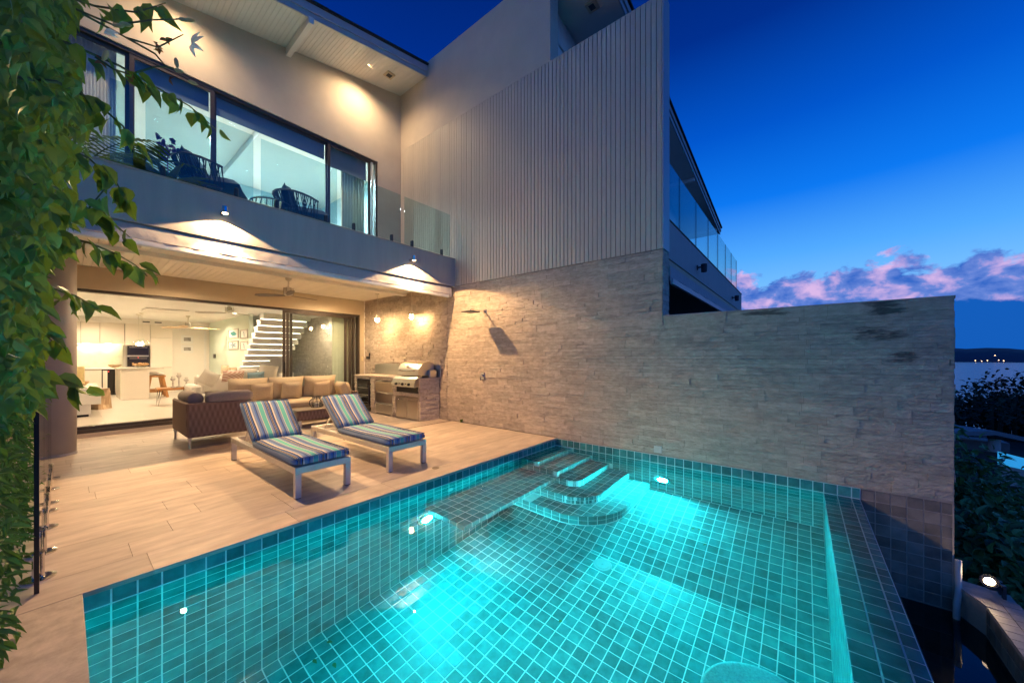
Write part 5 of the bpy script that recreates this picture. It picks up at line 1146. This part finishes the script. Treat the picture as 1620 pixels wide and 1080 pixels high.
# inside sofa
t = thing('indoor_sofa', 'pale linen corner sofa inside the living room', 'sofa', (3.3, 12.4, IF))
MB().bbox(2.2, 4.6, 11.75, 12.65, IF + .05, .42, .03).build('seat', M['linen'], t); MB().bbox(2.2, 4.6, 12.66, 12.85, IF + .05, .92, .05).build('back', M['linen'], t); MB().bbox(2.0, 2.19, 11.75, 12.85, IF + .05, .70, .05).build('arm', M['linen'], t)
for xa, xb in ((2.35, 3.1), (3.11, 3.85), (3.86, 4.55)): MB().pillow(xb - xa, .5, .2, M=rot((xa + xb) / 2, 12.52, .68, rx=.12), p=5).build('back_cushion', M['linen'], t, smooth=True)
for k, (px, py, mt_, sx, sz, ry, lab) in enumerate(((330, 598, 'linen', .38, .38, .5, 'pale pointed cushion at the arm of the indoor sofa'), (369, 595, 'zigzag', .5, .32, .05, 'red zigzag patterned cushion on the indoor sofa'), (405, 596, 'bluecush', .42, .28, -.05, 'small blue fringed cushion on the indoor sofa'), (424, 589, 'linen', .5, .42, .12, 'large white cushion on the indoor sofa by the door frame'), (392, 592, 'linen', .45, .36, .0, 'white cushion behind the zigzag cushion'))):
    Yc = (12.0, 12.22, 12.1, 12.25, 12.38)[k]; p = atY(px, py, Yc); o = MB().pillow(sx, sz, .16, M=rot(0, 0, 0, rx=.2, ry=ry), p=3).build('cushion', M[mt_], None, smooth=True); o.location = (p.x, Yc, max(p.z, .42 + sz / 2)); tag(o, lab, 'cushion', 'cushions on the indoor sofa')
# dining table, chairs
p = atY(398, 581, 14.6); t = thing('dining_table', 'pale wooden dining table below the stairs', 'table', (p.x, 14.3, IF)); tz_ = p.z
MB().bbox(p.x - .75, p.x + .15, 13.9, 14.7, tz_ - .05, tz_, .008).build('top', M['palewood'], t); MB().bbox(p.x - .45, p.x - .05, 14.1, 14.5, IF, tz_ - .051, .01).build('pedestal', M['wood'], t)
for k, (px, yy, lab) in enumerate(((356, 14.4, 'slim dining chair left of the dining table'), (397, 13.75, 'rounded beige dining chair in front of the dining table'))):
    q = atY(px, 575, yy); t = thing('dining_chair', lab, 'chair', (q.x, yy, IF), 'dining chairs'); MB().bbox(q.x - .22, q.x + .22, yy - .22, yy + .22, .55, .6, .02).build('seat', M['cushion'], t); MB().pillow(.44, .5, .09, M=rot(q.x, yy - .22 if k else yy, .9, rz=(PI / 2 + .2) if not k else 0), p=5).build('backrest', M['cushion'], t, smooth=True)
    for sx in (-1, 1):
        for sy in (-1, 1): MB().tube([(q.x + sx * .18, yy + sy * .18, .55), (q.x + sx * .22, yy + sy * .22, IF + .006)], .015, 6).build('leg', M['wood'], t)
# stairs
st = thing('staircase', 'white floating staircase with lit treads', 'staircase', (3.8, 12.4, IF)); ns = 12
for k in range(ns):
    f = k / (ns - 1); y = 13.75 - 2.45 * f; z = .78 + 1.80 * f
    tr_ = MB().bbox(3.32, 4.5, y - .16, y + .16, z - .135, z, .006).build('tread', M['white'], st)
    MB().box(3.34, 4.48, y + .10, y + .13, z - .147, z - .136).build('led_strip', M['led'], tr_)
MB().bbox(4.02, 4.5, 12.9, 13.5, IF, 1.35, .005).build('stair_block', M['white'], st); MB().bbox(3.75, 4.5, 13.51, 14.0, IF, .95, .005).build('stair_block', M['white'], st)
# pictures
def picture(lab, X=None, Y=None, a0=0, a1=0, z0=0, z1=0, art=None, grp='framed prints'):
    if X is not None:
        t = thing('framed_picture', lab, 'picture', (X, (a0 + a1) / 2, z0), grp); frm = MB(); g = .03
        for q in ((a0, a0 + g, z0, z1), (a1 - g, a1, z0, z1), (a0 + g, a1 - g, z0, z0 + g), (a0 + g, a1 - g, z1 - g, z1)): frm.box(X - .03, X - .001, q[0], q[1], q[2], q[3])
        frm.build('frame', M['ceramic'], t); MB().box(X - .015, X - .001, a0 + g, a1 - g, z0 + g, z1 - g).build('paper', M['white'], t)
        cy_, cz_ = (a0 + a1) / 2, (z0 + z1) / 2; m = MB(); V = [(X - .018, cy_ + u * (a1 - a0) * .3, cz_ + v * (z1 - z0) * .3) for u, v in art]; m.add(V, [tuple(range(len(V)))]); m.build('print', M['bluecush'] if 'shell' not in lab else mat('teal_print', (.05, .3, .3)), t)
    else:
        t = thing('framed_picture', lab, 'picture', ((a0 + a1) / 2, Y, z0), grp); MB().bbox(a0, a1, Y - .03, Y - .001, z0, z1, .006).build('frame', M['white'], t); MB().box(a0 + .07, a1 - .07, Y - .033, Y - .031, z0 + .09, z1 - .09).build('print', mat('grey_photo', (.15, .13, .12), rough=.5, var=.7, scale=9, stretch=(1, 1, 4), c2=(.5, .47, .43)), t)
s_ = 1.0726
blob = [(math.cos(a) * (1 + .35 * math.sin(2 * a)), .8 * math.sin(a)) for a in [2 * PI * k / 14 for k in range(14)]]
turt = [(math.cos(a) * (.75 + .4 * math.cos(5 * a)), math.sin(a) * (.75 + .4 * math.cos(5 * a))) for a in [2 * PI * k / 40 for k in range(40)]]
sea = [(-.1, 1), (.3, .9), (.35, .4), (.1, 0), (.2, -.5), (-.1, -1), (-.4, -.8), (-.1, -.6), (-.2, 0), (.05, .5)]
picture('teal shell print, upper left of four frames', X=3.559, a0=14.25, a1=15.32, z0=2.03, z1=2.34, art=blob)
picture('seahorse print, upper right of four frames', X=3.559, a0=13.28, a1=14.0, z0=1.99, z1=2.27, art=sea)
picture('blue turtle print, lower left of four frames', X=3.559, a0=14.25, a1=15.32, z0=1.66, z1=1.95, art=turt)
picture('green reef print, lower right of four frames', X=3.559, a0=13.28, a1=14.0, z0=1.62, z1=1.90, art=sea)
picture('upper grey photograph on the white wall', Y=18.05, a0=2.74, a1=3.08, z0=1.92, z1=2.23, grp='grey photographs')
picture('lower grey photograph on the white wall', Y=18.05, a0=2.74, a1=3.08, z0=1.56, z1=1.86, grp='grey photographs')
t = thing('intercom', 'small black intercom on the mint wall', 'intercom', (3.559, 17.2, 1.4)); MB().bbox(3.53, 3.559, 17.1, 17.35, 1.37, 1.52, .004).build('body', M['black'], t)
# air conditioner, downlights, fans
t = thing('ceiling_cassette', 'flat air conditioner cassette in the living room ceiling', 'air conditioner', (1.8, 14.0, IC)); MB().bbox(1.36, 2.24, 13.6, 14.5, IC - .03, IC - .001, .008).build('panel', M['white'], t)
for ya, yb in ((13.68, 13.74), (14.36, 14.42)): MB().box(1.48, 2.12, ya, yb, IC - .033, IC - .031).build('slot', M['ceramic'], t)
for k, (x, y) in enumerate(((1.79, 12.57), (2.42, 14.02), (2.45, 16.35), (2.85, 15.27), (2.9, 11.9), (.476, 15.74), (.5, 17.1), (.4, 11.6), (4.85, 11.8))):
    t = thing('downlight', ('living room downlight left of the air conditioner', 'living room downlight above the slab table', 'living room downlight before the white wall', 'living room downlight by the mint wall', 'living room downlight beside the staircase', 'kitchen downlight above the cabinet', 'kitchen downlight before the wall cupboards', 'living room downlight just inside the doors', 'downlight washing the stone wall behind the closed door')[k], 'downlight', (x, y, IC), 'living room downlights'); MB().lathe((x, y, IC), [(0, -.004), (.045, -.004), (.045, 0)], 14).build('lens', M['whitedot'], t); MB().lathe((x, y, IC), [(.046, -.006), (.065, -.004), (.065, 0)], 14).build('ring', M['white'], t)
    lamp('SPOT', 'downlight_beam', (x, y, IC - .02), 135, (1, .76, .50), .05, (0, 0, -1), math.radians(160), .6, parent=t)
for x in (.45, .95):
    t = thing('under_cupboard_light', 'strip light under the %s kitchen wall cupboard' % ('left' if x < .6 else 'right'), 'lamp', (x, 18.3, 1.855), 'under cupboard lights'); MB().bbox(x - .08, x + .08, 18.36, 18.42, 1.845, 1.858, .003).build('strip', M['led'], t); lamp('POINT', 'cupboard_light', (x, 18.35, 1.78), 8, (1, .85, .55), .04, parent=t)
fan((2.50, 15.37, IC), 'small steel fan further back in the living room', .22, M['palewood'], .15, 'indoor ceiling fans', 3, .85)
fan((2.61, 11.25, IC), 'steel fan nearest the doors in the living room', .06, M['ceramic'], .35, 'indoor ceiling fans', 3, .75)

# ================================================================== PLANTS AT LEFT
def boundx(y):
    pts = [(-60, 150), (0, 150), (60, 140), (120, 165), (200, 185), (260, 170), (310, 165), (350, 135), (400, 105), (450, 92), (520, 88), (600, 78), (680, 66), (760, 62), (850, 58), (930, 38), (1000, 5)]
    for (a, b), (c, d) in zip(pts, pts[1:]):
        if a <= y <= c: return b + (d - b) * (y - a) / (c - a)
    return 0
vine = thing('climbing_vine', 'leafy climbing vine with white flowers hanging at the upper left', 'vine', (-.35, 2.6, 0))
leaves = []
def hang_leaf(p, L_, side=0):
    d = Vector((U(-.6, .6) + side, U(-.6, .6), U(-1.1, -.2))); n = Vector((U(-.8, .8), U(-1.2, .1), U(.2, 1)))
    v, f = leaf_geo(p, d, n, L_, L_ * U(.5, .68), U(.05, .3)); return ([tuple(q) for q in v], f, [tuple(q) for q in v])
# branches traced as directions, each at its own depth
BR = [([(20, 40), (110, 70), (190, 105), (250, 140), (300, 168), (342, 205)], 2.0, 26), ([(90, 372), (140, 384), (185, 402), (215, 420), (233, 437)], 2.6, 16), ([(80, 455), (120, 468), (155, 488)], 2.9, 9), ([(50, 590), (95, 602), (138, 614)], 2.9, 10),
      ([(10, 220), (80, 225), (140, 250), (185, 290), (205, 330)], 2.2, 22), ([(40, 330), (110, 330), (170, 345), (205, 375)], 2.3, 16), ([(0, 120), (90, 130), (150, 160), (195, 200), (215, 245)], 1.8, 20), ([(60, -20), (150, 10), (215, 20), (262, 5)], 2.4, 14), ([(10, 480), (60, 520), (90, 545)], 2.6, 8), ([(0, 300), (60, 290), (100, 300), (140, 330), (165, 300)], 2.0, 12)]
for pts, Y, nl in BR:
    P3 = [atY(x, y, Y + .08 * i) for i, (x, y) in enumerate(pts)]
    MB().tube(P3, [.006 * (1 - .6 * i / (len(P3) - 1)) for i in range(len(P3))], 5).build('stem', M['stem'], vine)
    for k in range(nl):
        s_ = (k + U(0, .9)) / nl * (len(P3) - 1); i = min(int(s_), len(P3) - 2); p = P3[i].lerp(P3[i + 1], s_ - i) + rvec() * .02
        leaves.append(hang_leaf(p, U(.06, .10) * Y / 2.1, .25))
k = 0
while k < 1600:
    y = U(-40, 640); bx = boundx(y)
    x = bx * .82 * (rnd() ** .95) - U(0, 20); Y = U(1.5, 3.4)
    if y > 480 and x > bx - 8: continue
    if 205 < y < 365 and x > 105 and rnd() < .75: continue
    p = atY(x, y, Y); leaves.append(hang_leaf(p, U(.04, .085) * Y / 2.1)); k += 1
scatter_pieces(leaves, 280, 'leaf', M['leaf'], vine, 'leaves')
# second, deeper layer that closes the crown
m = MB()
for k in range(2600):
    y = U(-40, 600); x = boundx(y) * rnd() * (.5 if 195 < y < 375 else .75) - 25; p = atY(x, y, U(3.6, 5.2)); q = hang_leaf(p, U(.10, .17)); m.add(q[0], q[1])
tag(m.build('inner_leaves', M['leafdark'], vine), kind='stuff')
for x0, y0, Y in ((-.35, 2.4, 0), (-.5, 3.0, 0), (-.3, 2.0, 0)):
    MB().tube([(x0, y0, 0), (x0 + U(-.1, .1), y0, .9), (x0 - .05, y0 - .1, 1.9), (x0 + .1, y0 - .2, 2.9), (x0 + .15, y0 - .4, 3.6)], [.02, .018, .015, .012, .008], 6).build('stem', M['stem'], vine)
# flower sprays
for pts in ([(120, 15), (180, 40), (240, 32), (300, 30)], [(130, 22), (200, 60), (250, 75), (290, 55)], [(150, 90), (180, 110), (205, 118)], [(200, 60), (245, 85), (262, 105)], [(215, 115), (250, 105), (275, 108)]):
    P3 = [atY(x, y, 2.0) for x, y in pts]; MB().tube(P3, [.004, .0035, .003, .002][:len(P3)], 5).build('flower_stem', M['stem'], vine)
for x, y, a in ((292, 32, 0), (283, 30, .2), (278, 92, 1.4), (276, 110, .3), (298, 128, .4), (190, 37, .2), (178, 40, .1), (170, 80, 2)):
    p = atY(x, y, 2.0); d = RGT * math.cos(a) - Vector((0, 0, 1)) * math.sin(a); MB().tube([p, p + d * .012, p + d * .03, p + d * .045], [.003, .0075, .007, .001], 7).build('bud', M['bud'], vine, smooth=True)
for x, y in ((253, 78), (248, 70), (262, 62), (160, 98), (211, 126), (268, 125)):
    p = atY(x, y, 2.0); m = MB(); 
    for k in range(4): v, f = leaf_geo(p, rvec(), rvec(), .022, .012); m.add(v, f)
    m.build('withered_bloom', M['rust'], vine)
def flower(x, y, r, angs):
    p = atY(x, y, 1.95); m = MB()
    for a in angs: d = RGT * math.cos(a) - Vector((0, 0, 1)) * math.sin(a) - FWD * .2; v, f = leaf_geo(p, d, -FWD, r, r * .32, .05); m.add(v, f)
    m.build('flower', M['petal'], vine)
flower(303, 70, .062, (.55, 1.25, -.5, -.9)); flower(165, 50, .06, (.2, .45))
# hedge behind the glass fence
hd = thing('hedge', 'dense feathery green hedge behind the glass fence', 'hedge', (-.6, 4.2, 0)); hl = []
for k in range(5200):
    Y = U(2.4, 6.2) ; z = U(.02, 2.4); x = -.16 - abs(random.gauss(0, .22)) - .12 * max(0, z - 1.2) * 0; 
    q = Vector((x, Y, z)); d = Vector((U(-.3, .9), U(-.9, .3), U(-.9, .4))); L_ = U(.05, .10); v, f = leaf_geo(q, d, (U(-.5, .5), U(-1, 0), 1), L_, L_ * U(.22, .34), .2); hl.append((v, f, v))
scatter_pieces(hl, 200, 'leaf', M['hedgeleaf'], hd, 'leaves')
for k in range(14):
    Y = 2.5 + k * .27; MB().tube([(-.5 + U(-.1, .1), Y, 0), (-.45, Y + U(-.1, .1), 1.0), (-.4 + U(-.1, .1), Y + U(-.1, .1), 2.2)], [.014, .01, .004], 5).build('stem', M['stem'], hd)
MB().box(-2.4, -.62, 2.2, 6.5, 0, 2.2).build('inner_mass', M['leafdark'], hd) if False else None
# small weed at the foot of the wall
t = thing('weed', 'tiny weed growing at the foot of the stone wall', 'weed', (5.3, 5.72, 0)); m = MB()
for k in range(12): v, f = leaf_geo((5.36 + U(-.02, .02), 5.72 + U(-.02, .02), U(0, .04)), (U(-1, 1), U(-1, 1), 1.2), (0, 0, 1), .06, .025); m.add(v, f)
m.build('leaves', M['leaf'], t)
# fallen leaves in the pool
for x, y in ((517, 1015), (495, 1043), (527, 1048), (885, 984), (1103, 837), (1118, 861), (1100, 837)):
    d = ray(x, y).normalized(); P = CAM + d * ((WZ - CAMH) / d.z); nrm = Vector((0, 0, 1)); c = -d.dot(nrm); tt = d / 1.33 + nrm * (c / 1.33 - math.sqrt(1 - (1 - c * c) / 1.33 ** 2)); q = P + tt * ((ZF + .012 - WZ) / tt.z)
    if q.x > XB: tq = ((P.x - XB) * sln.z / sln.x + ZF - P.z) / (tt.z - tt.x * sln.z / sln.x); q = P + tt * tq; q.z += .012
    v, f = leaf_geo((0, 0, 0), (U(-1, 1), U(-1, 1), 0), (0, 0, 1), .05, .03, .1); o = MB().add(v, f).build('fallen_leaf', M['leafdark']); o.location = q; tag(o, 'small fallen leaf on the sloping pool floor' if q.x > XB else ('small fallen leaf in the middle of the pool floor' if x > 700 else 'small fallen leaf at the foot of the deck side pool wall'), 'leaf', 'fallen leaves in the pool')

# ================================================================== RIGHT HAND SIDE BELOW THE WALL
def shrub(name, lab, c, r, h, n, mt_, ls):
    gzz = gz(c[0], c[1]); t = thing(name, lab, 'shrub', (c[0], c[1], gzz), 'shrubs on the slope beyond the wall'); m = MB()
    for k in range(n):
        a = U(0, 2 * PI); el = math.asin(U(-.2, 1)); rr = U(.55, 1.0) * (1 + .22 * math.sin(5 * a + c[0]) * math.cos(3 * el)); p = Vector((c[0] + r * rr * math.cos(a) * math.cos(el), c[1] + r * rr * math.sin(a) * math.cos(el), c[2] + h * rr * math.sin(el)))
        d = (p - Vector(c)).normalized() + rvec() * .7 + Vector((0, 0, -.5)); v, f = leaf_geo(p, d, (U(-.4, .4), U(-.4, .4), 1), ls * U(.6, 1.3), ls * .5, .3); m.add(v, f)
    tag(m.build('foliage', mt_, t), kind='stuff')
    m = MB()
    for k in range(6): a = U(0, 2 * PI); m.tube([(c[0], c[1], gzz - .1), (c[0] + .3 * r * math.cos(a), c[1] + .3 * r * math.sin(a), c[2] - h * .2), (c[0] + .7 * r * math.cos(a), c[1] + .7 * r * math.sin(a), c[2] + h * .5)], [.05, .03, .01], 5)
    m.build('stem', M['stem'], t)
for i, (c, r, h, lab) in enumerate((((7.6, -1.9, -1.9), 1.3, 1.3, 'dark leafy shrub right behind the floodlight'), ((9.6, -1.6, -1.5), 1.6, 1.5, 'dark green shrub just beyond the end of the wall'), ((10.0, -3.8, -2.3), 1.7, 1.4, 'dark shrub at the right picture edge'), ((12.8, -2.6, -2.6), 2.0, 1.3, 'tall dark shrub in front of the pavilion roof'), ((7.4, -4.2, -2.6), 1.5, 1.1, 'low dark shrub beyond the trough corner'))):
    shrub('shrub', lab, c, r, h, 3600, M['shrubleaf'], .16)
# pavilion and lit pool further down the slope
def D(x, y, dep): return CAM + ray(x, y) * dep
pv = thing('garden_pavilion', 'low flat roofed pavilion further down the slope', 'pavilion', (48, -12, -10))
A = D(1500, 690, 30); B = D(1575, 688, 30); Cc = D(1640, 702, 30); up_ = Vector((0, 0, .35)); bk = FWD * 5
MB().hexa([A, B, B + bk, A + bk, A + up_, B + up_, B + bk + up_, A + bk + up_]).build('roof', M['pavroof'], pv)
MB().hexa([B, Cc, Cc + bk, B + bk, B + up_, Cc + up_, Cc + bk + up_, B + bk + up_]).build('roof', M['pavroof'], pv)
q = D(1573, 720, 31); MB().lathe((q.x, q.y, q.z - 3), [(.35, 0), (.35, 4.4)], 16).build('column', M['column'], pv, smooth=True)
q2 = D(1535, 720, 34); MB().box(q2.x - 1, q2.x + 1, q2.y - 2, q2.y + 4, q2.z - 3, q2.z + 1.6).build('wall', M['pavroof'], pv)
tr2 = thing('lower_terrace', 'dark retaining terrace below the pavilion', 'terrace', (50, -14, -12)); P0 = D(1590, 765, 23); MB().box(P0.x - 2, P0.x + 12, P0.y - 14, P0.y + 2, P0.z - 8, P0.z).build('slab', M['soil'], tr2)
lp = thing('lit_pool', 'distant pool glowing cyan below the hillside', 'pool', (P0.x, P0.y, P0.z)); a0, a1, a2, a3 = D(1578, 734, 22), D(1680, 756, 22), D(1680, 740, 26), D(1578, 714, 26)
zz = P0.z + .4; MB().add([(p.x, p.y, p.z) for p in (a0, a1, a2, a3)] + [(p.x, p.y, p.z - 1.2) for p in (a0, a1, a2, a3)], [(0, 1, 2, 3), (4, 5, 1, 0), (5, 6, 2, 1), (6, 7, 3, 2), (7, 4, 0, 3)]).build('basin', M['drygrout'], lp)
MB().add([(p.x, p.y, p.z + .02) for p in (a0, a1, a2, a3)], [(0, 1, 2, 3)]).build('emissive_water', emat('emissive_water', (.03, .45, .75), .55), lp)  # water surface itself emits cyan, standing in for underwater lighting
# wooded slope
m = MB()
for k in range(150):
    a = math.radians(U(-34, 4)); r = U(72, 128); cx_, cy_ = r * math.cos(a), r * math.sin(a); g = gz(cx_, cy_); hh = U(5.5, 9) * (1 + .2 * math.sin(a * 40)); R_ = U(2.5, 4.2)
    m.tube([(cx_, cy_, g - 1), (cx_, cy_, g + hh * .6)], [.3, .15], 5)
    for j in range(280):
        d = rvec(); rr = U(.6, 1.05); p = Vector((cx_ + d.x * R_ * rr, cy_ + d.y * R_ * rr, g + hh * .62 + d.z * hh * .38 * rr)); v, f = leaf_geo(p, rvec(), (0, 0, 1), U(.35, .75), U(.25, .5), .1); m.add(v, f)
tag(m.build('woodland', M['wooded']), 'dark wooded slope in front of the sea', 'woodland', kind='stuff')
